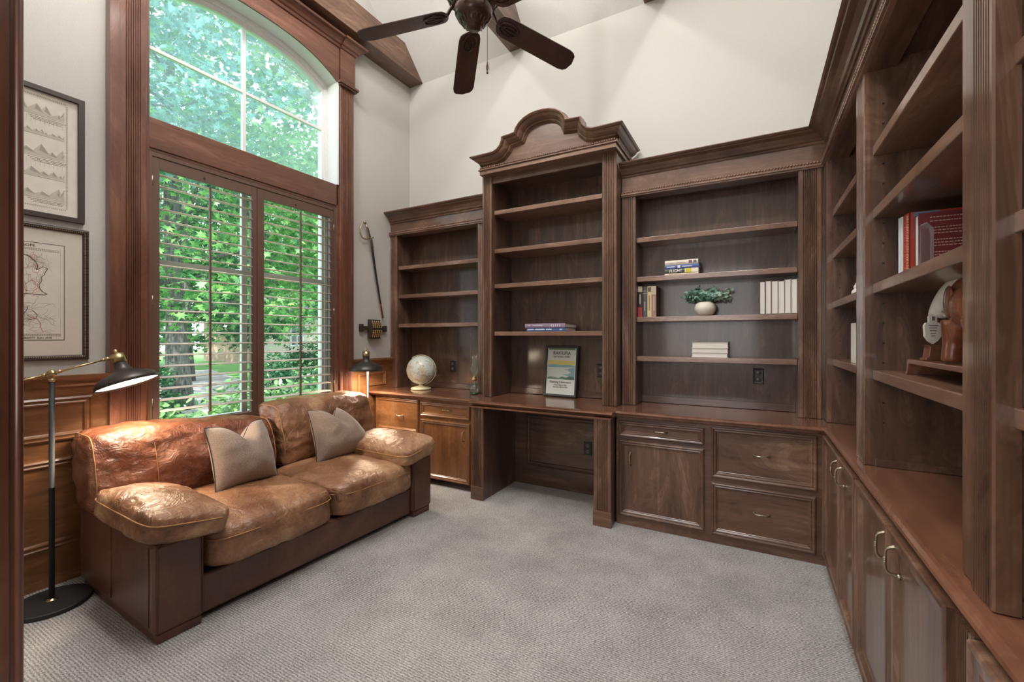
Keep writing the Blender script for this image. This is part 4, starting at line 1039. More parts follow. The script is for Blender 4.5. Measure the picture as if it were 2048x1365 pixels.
for s in (-1, 1):
    m = MB(); m.sphere((.60+s*.047, 1.765, zx+.17), .045, 16, 10, 0, (.16, .75, 1.0)); obj('ear', m, M_carv, el)
    m = MB(); m.tube([(.60+s*.018, 1.835, zx+.15), (.60+s*.024, 1.870, zx+.135), (.60+s*.024, 1.895, zx+.15)], [.006, .005, .002], 8); obj('tusk', m, M_ivory, el)
m = MB(); m.tube([(.60, 1.560, zx+.17), (.60, 1.540, zx+.13), (.60, 1.542, zx+.08)], [.006, .004, .006], 8); obj('tail', m, M_carv, el)
S_ = Matrix.Translation((.56, 1.80, zx)) @ Matrix.Scale(1.08, 4) @ Matrix.Translation((-.60, -1.80, -zx))
for ch in el.children:
    for v in ch.data.vertices: v.co = S_ @ v.co
m = MB(); pts = []; rr = []
for i in range(24):
    a = math.pi*(.02+.96*i/23); pts.append((.556+.085*i/23, 1.850+.180*math.cos(a), zx+.142+.120*math.sin(a))); rr.append(.015+.018*math.sin(math.pi*(i+3)/28)**.7)
m.tube(pts, rr, 18); m.tube([(.641, 1.671, zx+.135), (.641, 1.67, zx+.0005)], .012, 10); t = obj('carved_tusk', m, M_ivory); tag(t, 'pale mottled tusk arching over the wooden elephant', 'ornament')
pq = thing('plaque', (.56, 2.0, 1.301), 'small white shield-shaped plaque on a wooden pedestal', 'plaque')
m = MB(); m.prism([(-.027, 0), (.027, 0), (.027, .006), (.018, .012), (.014, .046), (.022, .052), (-.022, .052), (-.014, .046), (-.018, .012), (-.027, .006)], -.016, .016, lambda a, b, c: (a, c, b))
Rq = Matrix.Translation((.540, 2.015, 1.301)) @ Matrix.Rotation(math.radians(18), 4, 'Z'); m.xf(Rq); obj('pedestal', m, WT['x'], pq, .001)
sh = [(0, .055), (.014, .066), (.024, .082), (.026, .118), (.021, .128), (.012, .130), (.012, .150), (.006, .158), (-.006, .158), (-.012, .150), (-.012, .130), (-.021, .128), (-.026, .118), (-.024, .082), (-.014, .066)]
m = MB(); m.prism(sh, -.006, .004, lambda a, b, c: (a, c, b)); m.xf(Rq); sd = obj('shield', m, M_ivory, pq, .001)
m = MB()
for k in range(5): m.box(-.014+.002*k, .014-.002*k, -.0068, -.006, .118-.009*k, .1205-.009*k)
m.box(-.0035, .0035, -.0068, -.006, .136, .150); m.xf(Rq); obj('engraving', m, M_ink2, sd)
# little things in the first right bay
t = thing('figurine', (.50, 3.01, 1.604), 'tiny white figurine on the first right bay shelf, peeking past the stile', 'figurine')
blob('figurine_body', [((.50, 3.01, 1.625), .026, (1, 1, .85)), ((.50, 3.01, 1.655), .016, (1, 1, 1)), ((.50, 3.01, 1.672), .009, (1, 1, 1.1))], M_ivory, t, .003)
m = MB(); m.box(.47, .482, 2.90, 2.992, 1.243, 1.455); t = obj('picture_card', m, M_paper, bevel=.001); tag(t, 'slim white card standing on the lower first right bay shelf', 'card')

# ---------------------------------------------------------------- globe, oil lamp, poster, plant
def globe_mat():
    m, nt, b = newmat('globe_map'); L = nt.links.new; tc = N(nt, 'ShaderNodeTexCoord')
    n = N(nt, 'ShaderNodeTexNoise', Scale=9.0, Detail=6.0, Roughness=.6); L(tc.outputs['Object'], n.inputs['Vector'])
    cr = N(nt, 'ShaderNodeValToRGB'); e = cr.color_ramp.elements
    e[0].position = .50; e[0].color = srgb(220, 226, 216); e[1].position = .56; e[1].color = srgb(226, 214, 182); x = e.new(.53); x.color = srgb(178, 168, 146)
    y = e.new(.54); y.color = srgb(214, 200, 168); L(n.outputs['Fac'], cr.inputs[0]); L(cr.outputs[0], b.inputs['Base Color']); b.inputs['Roughness'].default_value = .3; b.inputs['Coat Weight'].default_value = .4
    return m
M_cream = plain('cream_plastic', srgb(232, 222, 186), .4, coat=.2)
gc = (-3.005, 3.50); t = thing('globe', (gc[0], gc[1], .842), 'cream desktop globe on the left countertop', 'globe')
m = MB(); m.lathe([(.0001, .8425), (.100, .8425), (.104, .848), (.10, .860), (.07, .870), (.03, .878), (.018, .888), (.02, .896), (.0001, .897)], (gc[0], gc[1], 0), 40); obj('base', m, M_cream, t)
m = MB(); m.sphere((gc[0], gc[1], 1.040), .148, 48, 32)
eq = obj('sphere', m, globe_mat(), t)
Rg = Matrix.Rotation(math.radians(23), 4, 'Y') @ Matrix.Rotation(math.radians(-40), 4, 'Z')
m = MB(); pts = [Vector((gc[0], gc[1], 1.04))+Rg @ Vector((.1485*math.cos(a*math.pi/24), .1485*math.sin(a*math.pi/24), 0)) for a in range(48)]; m.tube(pts, .0009, 5, closed=True); obj('equator_line', m, M_ink2, eq)
m = MB(); pr = []
for i in range(25):
    a = math.radians(-100+205*i/24); v = Vector((math.sin(a+math.radians(90)), 0, -math.cos(a+math.radians(90))))
    pr.append(v)
rows = []
for v in pr:
    q = Matrix.Rotation(math.radians(-23), 4, 'Y') @ v; q = Matrix.Rotation(math.radians(28), 4, 'Z') @ q; s = Matrix.Rotation(math.radians(28), 4, 'Z') @ Vector((0, 1, 0))
    c = Vector((gc[0], gc[1], 1.04))
    rows.append([tuple(c+q*.153-s*.006), tuple(c+q*.158-s*.006), tuple(c+q*.158+s*.006), tuple(c+q*.153+s*.006)])
m.rings(rows, True, 0, False, True, True); obj('meridian_arm', m, M_cream, t)

lc = (-2.305, 3.44); t = thing('oil_lamp', (lc[0], lc[1], .842), 'small clear glass oil lamp with green base ring by the hutch', 'oil lamp')
M_green = plain('green_glass', srgb(38, 84, 50), .15, coat=.5)
m = MB(); m.lathe([(.0001, .8425), (.036, .8425), (.038, .848), (.036, .856), (.0001, .857)], (lc[0], lc[1], 0), 28); obj('base_ring', m, M_green, t)
m = MB(); m.lathe([(.034, .857), (.036, .862), (.046, .885), (.048, .90), (.040, .922), (.022, .938), (.012, .945), (.011, .965), (.016, .972)], (lc[0], lc[1], 0), 28, cap=False); obj('reservoir', m, M_clear, t)
m = MB(); m.lathe([(.0001, .962), (.019, .965), (.024, .975), (.024, .99), (.017, 1.0), (.02, 1.008), (.012, 1.014), (.0001, 1.015)], (lc[0], lc[1], 0), 24); m.tube([(lc[0], lc[1]-.02, .985), (lc[0]+.028, lc[1]-.028, .984)], .002, 6); m.sphere((lc[0]+.03, lc[1]-.029, .984), .006, 8, 5); obj('burner', m, M_brass, t)
m = MB(); m.lathe([(.020, 1.008), (.026, 1.03), (.041, 1.055), (.044, 1.075), (.036, 1.10), (.024, 1.125), (.020, 1.16), (.021, 1.185), (.029, 1.205)], (lc[0], lc[1], 0), 32, cap=False); obj('chimney', m, M_clear, t)

# park poster in a black frame, leaning in the hutch
def poster():
    t = thing('framed_poster', (-1.52, 3.68, .842), 'black framed national park poster leaning in the hutch above the desk', 'poster')
    w, h = .325, .458
    lean = math.atan2(.045, .455); uz = Vector((.02, math.sin(lean), math.cos(lean))).normalized(); ux = Vector((1, -.05, 0)).normalized(); nn = ux.cross(uz).normalized()
    org = Vector((-1.690, 3.668, .8435)); L_ = lambda u, v, d=0: org+ux*u+uz*v+nn*d
    m = MB(); ringpanel(m, L_(0, 0), ux, uz, nn, w, h, [(0, -.012), (0, .010), (.003, .014), (.018, .014), (.020, .010), (.020, .002)], cap=False)
    m.add([tuple(L_(0, 0, -.012)), tuple(L_(w, 0, -.012)), tuple(L_(w, h, -.012)), tuple(L_(0, h, -.012))], [(3, 2, 1, 0)]); obj('frame', m, plain('slate_black_frame', srgb(44, 46, 50), .35), t)
    M_pp = plain('poster_paper', srgb(222, 226, 218), .5, bscale=4)
    m = MB(); m.add([tuple(L_(.018, .018, .002)), tuple(L_(w-.018, .018, .002)), tuple(L_(w-.018, h-.018, .002)), tuple(L_(.018, h-.018, .002))], [(0, 1, 2, 3)]); pp = obj('poster_sheet', m, M_pp, t)
    cols = {'y': (226, 208, 120), 'b': (140, 178, 186), 'p': (204, 212, 196), 'g': (110, 142, 120), 'd': (74, 104, 100), 't': (104, 132, 82), 's': (214, 222, 214)}
    def flat(pts, c, d, nm): 
        m = MB(); m.add([tuple(L_(a, b, d)) for a, b in pts], [tuple(range(len(pts)))]); obj(nm, m, cmat(cols[c]), pp)
    X0, X1 = .030, w-.030
    flat([(X0, h-.035), (X1, h-.035), (X1, h-.020), (X0, h-.020)], 't', .0028, 'top_band')
    flat([(X0, .285), (X1, .285), (X1, .325), (X0, .325)], 'y', .0026, 'painted_sky')
    flat([(X0, .265), (X0, .285), (X0+.06, .292), (X0+.13, .284), (X0+.2, .289), (X1, .281), (X1, .265)], 'b', .0029, 'painted_hills')
    flat([(X0, .16), (X1, .16), (X1, .265), (X0, .265)], 's', .0026, 'painted_sea')
    flat([(X1, .16), (X1, .262), (X1-.05, .256), (X1-.07, .248), (X1-.11, .246), (X1-.06, .238), (X1-.05, .226), (X1-.03, .222), (X1-.06, .205), (X1-.12, .198), (X1-.07, .190), (X1-.04, .18), (X1-.10, .168), (X1-.14, .160)], 'b', .0030, 'painted_coast')
    flat([(X0, .155), (X1, .155), (X1, .18), (X1-.04, .19), (X1-.08, .172), (X1-.12, .182), (X1-.15, .165), (X1-.19, .172), (X0+.03, .178), (X0, .168)], 'g', .0032, 'painted_bush')
    flat([(X1-.13, .155), (X1, .155), (X1, .172), (X1-.05, .178), (X1-.09, .166)], 'd', .0034, 'painted_shade')
    TB = lambda u, v, s=.0036: basis(L_(u, v, s), ux, uz, nn)
    textmesh('RAKIURA', .046, TB(w/2, .378), M_ink2, 'poster_title', pp, font_sx=.92)
    textmesh('NATIONAL PARK', .0215, TB(w/2, .352), M_ink2, 'poster_subtitle', pp, font_sx=.98)
    textmesh('Opening Celebration', .0255, TB(w/2, .122), M_ink2, 'poster_text', pp, font_sx=.98)
    textmesh('Friday 8 March 2002', .0155, TB(w/2, .098), M_ink2, 'poster_text', pp)
    textmesh('Saturday 9 March 2002', .0155, TB(w/2, .080), M_ink2, 'poster_text', pp)
poster()

# potted eucalyptus
pc = (-.315, 3.60); t = thing('potted_plant', (pc[0], pc[1], 1.541), 'small eucalyptus plant in a round white pot on the middle right shelf', 'plant')
M_pot = plain('white_ribbed_ceramic', srgb(226, 216, 200), .55, bump=.4, bscale=30)
m = MB(); m.lathe([(.0001, 1.5415), (.040, 1.5415), (.060, 1.555), (.075, 1.585), (.076, 1.605), (.066, 1.632), (.050, 1.645), (.046, 1.640), (.0001, 1.635)], (pc[0], pc[1], 0), 40); obj('pot', m, M_pot, t)
m = MB(); st = MB()
for k in range(80):
    a = rng.random()*2*math.pi; e = rng.random()**.6; dx = (.045+.085*e)*math.cos(a)*1.25; dy = .075*e*math.sin(a)
    zt = 1.665+.115*(1-e*.62)*(.45+.55*rng.random())-.012*e
    if k % 9 == 0: dx *= 1.25; zt -= .03
    if k in (3, 4, 5): dx = .14+.015*(k-3); zt = 1.70+.02*(k-3); dy = 0
    P0 = Vector((pc[0]+dx*.1, pc[1]+dy*.1, 1.637)); P2 = Vector((pc[0]+dx, pc[1]+dy, zt)); P1 = (P0+P2)/2+Vector((0, 0, .03))
    pts = [P0*(1-s)**2+P1*2*s*(1-s)+P2*s*s for s in [i/6 for i in range(7)]]; st.tube(pts, .0012, 4)
    for s in range(2, 7):
        for q in range(2):
            r = .009+.006*rng.random(); c = pts[s]+Vector((rng.uniform(-1, 1), rng.uniform(-1, 1), rng.uniform(-.7, .9)))*.011
            nrm = Vector((rng.uniform(-1, 1), -1+rng.random(), rng.uniform(-.3, 1))).normalized(); u = nrm.cross(Vector((0, 0, 1))).normalized(); v = nrm.cross(u)
            m.add([tuple(c+u*r*math.cos(i*math.pi/4)+v*r*.85*math.sin(i*math.pi/4)) for i in range(8)], [tuple(range(8))])
o = obj('foliage', m, M_euc, t, fixn=False); obj('stem', st, plain('green_stem', srgb(96, 112, 84), .7), t)

# ---------------------------------------------------------------- wall pictures, sword, carved lock
def wall_picture(y0, y1, z0, z1, label, style):
    t = thing('framed_picture', (XW, (y0+y1)/2, z0), label, 'picture'); x = XW+.001; w, h = y1-y0, z1-z0
    org = (x, y0, z0)
    if style == 'map': fpr = [(0, 0), (0, .014), (.004, .020), (.012, .022), (.015, .016), (.021, .016), (.026, .010), (.028, .006)]
    else: fpr = [(0, 0), (0, .020), (.002, .022), (.026, .022), (.028, .019), (.028, .006)]
    m = MB(); ringpanel(m, org, (0, 1, 0), (0, 0, 1), (1, 0, 0), w, h, fpr, cap=False)
    if style == 'map':
        for p0, p1 in (((x+.018, y0+.018, z0+.018), (x+.018, y1-.018, z0+.018)), ((x+.018, y1-.018, z0+.018), (x+.018, y1-.018, z1-.018)), ((x+.018, y0+.018, z1-.018), (x+.018, y1-.018, z1-.018))):
            n0 = len(m.f); beads(m, p0, p1, .0028, 1, .0085)
    obj('frame', m, [M_frame, M_brass], t)
    m = MB(); m.add([(x+.006, y0+.02, z0+.02), (x+.006, y1-.02, z0+.02), (x+.006, y1-.02, z1-.02), (x+.006, y0+.02, z1-.02)], [(0, 1, 2, 3)])
    sheet = obj('mat_board' if style == 'map' else 'print', m, M_mat if style == 'map' else M_paper, t)
    return t, sheet, x
def ribbon(mb, pts, x, w=.0007, mi=0):
    for (a, b) in zip(pts, pts[1:]):
        d = Vector((b[0]-a[0], b[1]-a[1]));
        if d.length < 1e-6: continue
        d.normalize(); n_ = Vector((-d.y, d.x))*w
        mb.add([(x, a[0]-n_.x, a[1]-n_.y), (x, b[0]-n_.x, b[1]-n_.y), (x, b[0]+n_.x, b[1]+n_.y), (x, a[0]+n_.x, a[1]+n_.y)], [(0, 1, 2, 3)], mi)
t, sheet, x = wall_picture(.43, 1.026, 2.038, 2.755, 'black framed print of mountain profiles, upper of the two wall pictures', 'mtn')
m = MB(); ya, yb = .49, .955; r2 = random.Random(3)
def quad(y0, y1, z0, z1, xx, mi=0): m.add([(xx, y0, z0), (xx, y1, z0), (xx, y1, z1), (xx, y0, z1)], [(0, 1, 2, 3)], mi)
for zz in (2.10, 2.70):
    for k in range(60): quad(ya+k*.0077, ya+k*.0077+.004, zz-.004, zz+.004, x+.0065)
for k in range(76): quad(.949, .957, 2.108+k*.0077, 2.112+k*.0077, x+.0065)
for row, (zb, hh, sz) in enumerate(((2.600, .085, .05), (2.495, .045, .022), (2.375, .090, .045), (2.265, .06, .035), (2.150, .085, .05))):
    quad(ya, yb-.012, zb-.006, zb-.0045, x+.0066, 1)
    y = ya
    while y < yb-.02:
        w = sz*(1.3+r2.random()*1.3); p = hh*(.35+.45*r2.random()); y2 = min(y+w, yb-.012); pk = y+w*(.35+.3*r2.random())
        m.add([(x+.0064+.00001*(y*200 % 20), y, zb), (x+.0064+.00001*(y*200 % 20), y2, zb), (x+.0064+.00001*(y*200 % 20), min(pk, y2), zb+p)], [(0, 1, 2)], 2)
        m.add([(x+.0067, min(pk, y2), zb+p), (x+.0067, y2-.2*w, zb+p*.25), (x+.0067, min(pk, y2)-w*.08, zb+p*.45)], [(0, 1, 2)], 0)
        y += w*.55
    if row in (1, 3):
        for k in range(26): quad(ya+.006+k*.0175, ya+.007+k*.0175, zb+.055, zb+.055+.02+.02*((k*7) % 3)/3, x+.0066, 0)
    else:
        for q in range(3): 
            yy = .80+.01*q
            while yy < .945-.008*q: ww_ = .003+.005*r2.random(); quad(yy, yy+ww_, zb-.016-.008*q, zb-.0135-.008*q, x+.0066, 1); yy += ww_+.0018
obj('engraved_mountains', m, [plain('soft_ink', srgb(160, 152, 142), .9), M_ink2, plain('pale_wash', srgb(190, 182, 172), .9)], sheet, fixn=False)
t, sheet, x = wall_picture(.38, 1.046, 1.250, 2.003, 'beaded framed antique map of Europe, lower of the two wall pictures', 'map')
m = MB(); my0, my1, mz0, mz1 = .48, .944, 1.362, 1.898
ringpanel(m, (x+.006, my0, mz0), (0, 1, 0), (0, 0, 1), (1, 0, 0), my1-my0, mz1-mz0, [(0, .0005), (.0035, .0006)], cap=False); obj('map_border', m, M_ink2, sheet)
m = MB(); m.add([(x+.0063, my0, mz0), (x+.0063, my1, mz0), (x+.0063, my1, mz1), (x+.0063, my0, mz1)], [(0, 1, 2, 3)]); mp_ = obj('map_sheet', m, M_paper, sheet, fixn=False)
m = MB(); r2 = random.Random(11); xx = x+.0068
def wig(y, z, a, n, st, amp, lo=my0+.02, hi=my1-.03):
    pts = [(y, z)]
    for _ in range(n):
        a += r2.uniform(-amp, amp); y += st*math.cos(a); z += st*math.sin(a)
        if not (lo < y < hi and mz0+.04 < z < mz1-.05): break
        pts.append((y, z))
    return pts
coast = [(.66, 1.85), (.74, 1.835), (.805, 1.819), (.829, 1.793), (.838, 1.77), (.832, 1.748), (.845, 1.756), (.858, 1.768), (.877, 1.760), (.867, 1.740), (.862, 1.722), (.852, 1.712), (.853, 1.69), (.842, 1.668), (.846, 1.646), (.858, 1.628), (.874, 1.618), (.862, 1.612), (.84, 1.612), (.80, 1.615), (.72, 1.60)]
ribbon(m, coast, xx, .0016, 1); ribbon(m, [(a-.006, b+.003) for a, b in coast], xx, .0008, 0)
for k in range(84): ribbon(m, wig(r2.uniform(.56, .85), r2.uniform(1.64, 1.83), r2.uniform(0, 6), 14, .007, .8, .50, .862), xx, .0006, 2 if k % 3 == 0 or k > 44 else 0)
for k in range(24): ribbon(m, wig(r2.uniform(.66, .84), r2.uniform(1.64, 1.70), r2.uniform(0, 6), 10, .006, .7, .50, .85), xx, .0009, 2)
for k in range(46): ribbon(m, wig(r2.uniform(.70, .91), r2.uniform(1.41, 1.57), r2.uniform(-.3, .3)+3.14*(k % 2), 16, .006, .6, .50, .91), xx, .0006, 0)
ribbon(m, wig(.80, 1.545, -1.2, 12, .009, .5), xx, .0014, 1); ribbon(m, wig(.80, 1.50, -.4, 18, .008, .6), xx, .0014, 2); ribbon(m, wig(.815, 1.525, -.6, 20, .008, .6), xx, .0014, 1)
for k in range(20): ribbon(m, wig(r2.uniform(.80, .88), r2.uniform(1.78, 1.83), r2.uniform(0, 6), 8, .006, .7, .79, .92), xx, .0005, 0)
for zz in (mz0+.026, mz0+.034, mz1-.034, mz1-.042):
    yy = my0+.03
    while yy < my1-.02: 
        w = .003+.004*r2.random(); m.add([(xx, yy, zz-.003), (xx, yy+w, zz-.003), (xx, yy+w, zz+.002), (xx, yy, zz+.002)], [(0, 1, 2, 3)], 0); yy += w+.002
ribbon(m, [(my1-.018, mz0+.02), (my1-.018, mz1-.02)], xx, .0005, 0)
obj('map_lines', m, [M_ink, M_ink2, M_red], mp_, fixn=False)
TBm = lambda y, z: basis((x+.0070, y, z), (0, 1, 0), (0, 0, 1), (1, 0, 0))
textmesh('EUROPE', .019, TBm(.79, 1.873), M_ink2, 'map_title', mp_, font_sx=1.1)
textmesh('TREATY  JULI 1878', .014, TBm(.835, 1.372), M_ink2, 'map_caption', mp_, font_sx=1.0)

# sabre on the wall
t = thing('wall_sword', (XW, 3.2, 1.6), 'old sabre in a dark scabbard hanging on the wall by the bookcase', 'sword')
xs_ = XW+.035; Tp = Vector((xs_, 3.188, 2.385)); Bt = Vector((xs_-.01, 3.362, 1.592)); D_ = (Bt-Tp)
m = MB(); pts = []; rr = []; rows = []
for i in range(17):
    s = .10+.90*i/16; p = Tp+D_*s+Vector((0, -.007*math.sin(math.pi*s), 0)); w = .0165-.007*s; d_ = D_.normalized(); sd = Vector((0, d_.z, -d_.y))
    rows.append([tuple(p+sd*w*math.cos(a)+Vector((.006*math.sin(a), 0, 0))) for a in [k*math.pi/5 for k in range(10)]])
m.rings(rows[:14], True, 0, True, True, True); obj('scabbard', m, plain('black_leather_scabbard', srgb(44, 38, 36), .5), t)
m = MB(); m.rings(rows[13:], True, 0, True, True, True); p = Bt; m.sphere((Bt.x, Bt.y+.0, Bt.z), .012, 10, 6)
m.rings([[tuple((Vector(q)-Tp)*1.0+Tp+(Vector(q)-(Tp+D_*.18))*0) for q in rows[0]], rows[1]], True); 
obj('drag_tip', m, plain('worn_copper', srgb(120, 82, 62), .5, metal=.6), t)
m = MB(); r_ = []
for i in range(6):
    s = .0+.12*i/5; p = Tp+D_*s; w = .017; d_ = D_.normalized(); sd = Vector((0, d_.z, -d_.y)); r_.append([tuple(p+sd*w*math.cos(a)+Vector((.007*math.sin(a), 0, 0))) for a in [k*math.pi/5 for k in range(10)]])
m.rings(r_, True, 0, True, True, True); obj('throat', m, plain('grey_steel', srgb(120, 112, 104), .4, metal=.7), t)
m = MB(); gp = [(xs_, 3.178, 2.388), (xs_, 3.160, 2.43), (xs_+.004, 3.140, 2.475), (xs_, 3.118, 2.515)]; m.tube(gp, [.010, .0125, .012, .009], 10)
for k in range(9): 
    q = Vector(gp[0]).lerp(Vector(gp[3]), (k+.5)/9); m.tube([q+Vector((0, -.012, -.005)), q+Vector((.012, 0, 0)), q+Vector((0, .012, .005))], .0012, 5)
m.sphere((xs_, 3.110, 2.527), .015, 12, 8); obj('grip', m, M_pull, t)
m = MB(); m.tube([(xs_, 3.105, 2.52), (xs_, 3.072, 2.50), (xs_, 3.050, 2.45), (xs_, 3.052, 2.40), (xs_, 3.078, 2.365), (xs_, 3.12, 2.362), (xs_, 3.16, 2.375), (xs_, 3.205, 2.388), (xs_, 3.222, 2.40)], [.004, .005, .006, .006, .007, .007, .008, .006, .008], 8)
m.tube([(xs_, 3.16, 2.375), (XW, 3.16, 2.375)], .003, 6)
obj('knuckle_guard', m, M_brass, t)
# carved wooden bolt
M_cv = plain('dark_carved_wood', srgb(62, 48, 40), .6, bump=.6, bscale=50)
t = thing('wall_carving', (XW, 3.235, 1.36), 'carved dark wooden lock with crossbar hanging above the thin lamp', 'carving')
m = MB(); P = []
for i in range(13):
    a = -1+2*i/12; P.append((.045+.035*math.cos(a*1.35), 1.462+.098*a))
P = [(.012, 1.364)]+P+[(.012, 1.560)]
m.prism(P, 3.165, 3.300, lambda a, b, c: (XW+a, c, b)); blk = obj('lock_body', m, M_cv, t, .004)
m = MB()
for sgn in (-1, 1):
    for k in range(5):
        yy = 3.180+.026*k
        for j in range(4):
            a = (.12+.19*j)*sgn; a2 = (.25+.19*j)*sgn; pr_ = [(XW+.047+.035*math.cos(v*1.35), yy+(.008 if v == a2 else 0), 1.462+.098*v) for v in (a, (a+a2)/2, a2)]
            m.tube(pr_, .0052, 5)
obj('brass_inlay', m, plain('gilt_inlay', srgb(196, 164, 108), .4, metal=.4), blk)
m = MB(); m.box(XW+.010, XW+.032, 3.058, 3.414, 1.452, 1.492)
m.box(XW+.006, XW+.036, 3.058, 3.098, 1.436, 1.512); m.box(XW+.006, XW+.036, 3.374, 3.414, 1.436, 1.500); m.box(XW+.0, XW+.012, 3.19, 3.27, 1.40, 1.52); obj('crossbar', m, M_cv, t, .006)

# ---------------------------------------------------------------- outside
GZ = -.28
m = MB(); m.box(-60, XW-.2, -30, 60, GZ-.2, GZ); struct('ground', m, M_lawn)
m = MB(); P = [(-16.5, 4.6), (-11.0, 4.4), (-9.4, 5.2), (-8.8, 6.6), (-9.6, 8.2), (-12, 9.4), (-17, 9.6), (-24, 12), (-24, 8)]
m.prism(P, GZ, GZ+.02, lambda a, b, c: (a, b, c)); struct('driveway', m, M_drive)
LEAF5 = [(0, -.5), (.12, -.22), (.42, -.30), (.22, -.04), (.50, .14), (.20, .14), (.0, .5), (-.20, .14), (-.50, .14), (-.22, -.04), (-.42, -.30), (-.12, -.22)]
OVAL = [(0, -.5), (.2, -.25), (.24, .05), (.12, .35), (0, .5), (-.12, .35), (-.24, .05), (-.2, -.25)]
def leaves(name, centers, n_per, spread, size, mat, parent, shape=LEAF5, droop=.5, seed=1, bend=.0):
    r = np.random.default_rng(seed); c = np.repeat(np.asarray(centers), n_per, axis=0); n = len(c)
    c = c+r.normal(size=(n, 3))*np.asarray(spread)*.5
    nv = r.normal(size=(n, 3)); nv[:, 2] = np.abs(nv[:, 2])+droop; nv /= np.linalg.norm(nv, axis=1)[:, None]
    a = r.normal(size=(n, 3)); u = np.cross(nv, a); u /= np.linalg.norm(u, axis=1)[:, None]; v = np.cross(nv, u)
    s = size*(.7+.6*r.random((n, 1))); sh = np.array(shape); k = len(sh)
    V = c[:, None, :]+s[:, None, :]*(u[:, None, :]*sh[None, :, 0:1]+v[:, None, :]*sh[None, :, 1:2])
    V = V-nv[:, None, :]*(s[:, None, :]*(sh[None, :, 0:1]**2)*.5)
    me = bpy.data.meshes.new(name); me.vertices.add(n*k); me.vertices.foreach_set('co', V.reshape(-1).astype(np.float32))
    me.loops.add(n*k); me.loops.foreach_set('vertex_index', np.arange(n*k, dtype=np.int32))
    me.polygons.add(n); me.polygons.foreach_set('loop_start', np.arange(0, n*k, k, dtype=np.int32)); me.polygons.foreach_set('loop_total', np.full(n, k, dtype=np.int32))
    me.materials.append(mat); me.update(calc_edges=True); me.validate()
    o = bpy.data.objects.new(name, me); C.link(o); o.parent = parent
    wl_ = Vector((0, 0, 0)); p = parent
    while p is not None: wl_ += p.location; p = p.parent
    o.location = -wl_; return o
def crown(c, r, n, seed, lo=-9, cut=None):
    q = np.random.default_rng(seed); out = []
    while len(out) < n:
        d = q.normal(size=3); d /= np.linalg.norm(d); rad = q.random()**.33*.98
        if rad < .45: continue
        p = np.array(c)+d*rad*np.array(r)*(1+.15*math.sin(5*d[0]+3*d[2]))
        if p[2] < lo+.4*math.sin(p[1]*2.1)+.3*math.sin(p[0]*3.3): continue
        if p[0] > XW-1.2: continue
        if cut and cut(p): continue
        out.append(p)
    return out
def trunk(parent, b, h, r, lean=(0, 0), nb=8, seed=1, name='trunk', spread=3.0):
    q = random.Random(seed); m = MB(); pts = []; rr = []
    for i in range(9):
        s = i/8; pts.append((b[0]+lean[0]*s*h+.05*math.sin(3*s+seed), b[1]+lean[1]*s*h+.05*math.cos(4*s), b[2]+h*s)); rr.append(r*(1.55 if i == 0 else 1.12 if i == 1 else 1)*(1-.6*s))
    m.tube(pts, rr, 20); obj(name, m, M_bark, parent)
    for k in range(nb):
        s = .25+.7*k/nb; p = Vector(pts[0]).lerp(Vector(pts[-1]), s); a = q.random()*6.28; L_ = spread*(1.1-.6*s); e = p+Vector((math.cos(a)*L_, math.sin(a)*L_, L_*.55))
        md = p.lerp(e, .5)+Vector((0, 0, -.15*L_*q.random()))
        m = MB(); R_ = r*(.34-.2*s); m.tube([p, p.lerp(md, .6), md, md.lerp(e, .6), e], [R_, R_*.8, R_*.6, R_*.4, R_*.15], 8)
        for j in range(3):
            f = md.lerp(e, q.random()); g_ = f+Vector((q.uniform(-1, 1), q.uniform(-1, 1), q.uniform(-.2, .6)))*L_*.4; m.tube([f, f.lerp(g_, .5)+Vector((0, 0, .05)), g_], [R_*.35, R_*.25, R_*.08], 6)
        obj('branch', m, M_bark, parent)
def tree(b, h, r, cc, cr, ncl, nper, size, mat, label, seed, lo=1.0, lean=(0, 0), nb=8, spread=3.0, shape=LEAF5, clus=.75, cut=None):
    t = thing('tree', b, label, 'tree', 'trees outside the window'); trunk(t, b, h, r, lean, nb, seed, 'trunk', spread)
    leaves('foliage', crown(cc, cr, ncl, seed, lo, cut), nper, (clus, clus, clus*.55), size, mat, t, shape, seed=seed); return t
tree((-11.5, 4.98, GZ), 8.5, .215, (-11.2, 5.2, 6.0), (3.8, 3.8, 5.2), 300, 42, .17, M_leafA, 'large shade tree with furrowed grey trunk at the left of the window', 21, lo=1.35, lean=(.0, -.004), nb=10)
tree((-12.4, 11.4, GZ), 6.0, .12, (-10.6, 10.0, 3.9), (3.0, 3.2, 3.4), 230, 42, .16, M_leafA, 'bright green leafy tree filling the right half of the shutters', 33, lo=1.05, nb=8)
tree((-18.5, 8.4, GZ), 9, .16, (-18, 8.5, 5.6), (4.5, 5.4, 5.4), 270, 40, .26, M_leafB, 'deep green tree standing behind the grey trunk', 41, lo=1.0)
tree((-21.0, 16.8, GZ), 9, .16, (-21, 18.2, 6.0), (4.6, 3.6, 5.2), 170, 40, .26, M_leafT, 'tall bluish tree seen at the right of the arched window', 52, lo=2.6)
tree((-9.2, 2.9, GZ), 9, .13, (-9.8, 3.5, 7.4), (3.0, 2.6, 3.2), 185, 42, .16, M_leafT, 'high teal-green tree crown in the upper left of the arched window', 61, lo=4.2, nb=6)
tree((-27, 10.0, GZ), 11, .2, (-28, 11, 7), (7, 6, 6), 220, 40, .42, M_leafB, 'far dark tree line tree at the middle of the window', 71, lo=-.1)
tree((-34, 30, GZ), 11, .2, (-34, 29, 6.5), (8, 8, 6), 220, 40, .5, M_leafA, 'farthest pale green tree behind the brick house', 81, lo=.6)
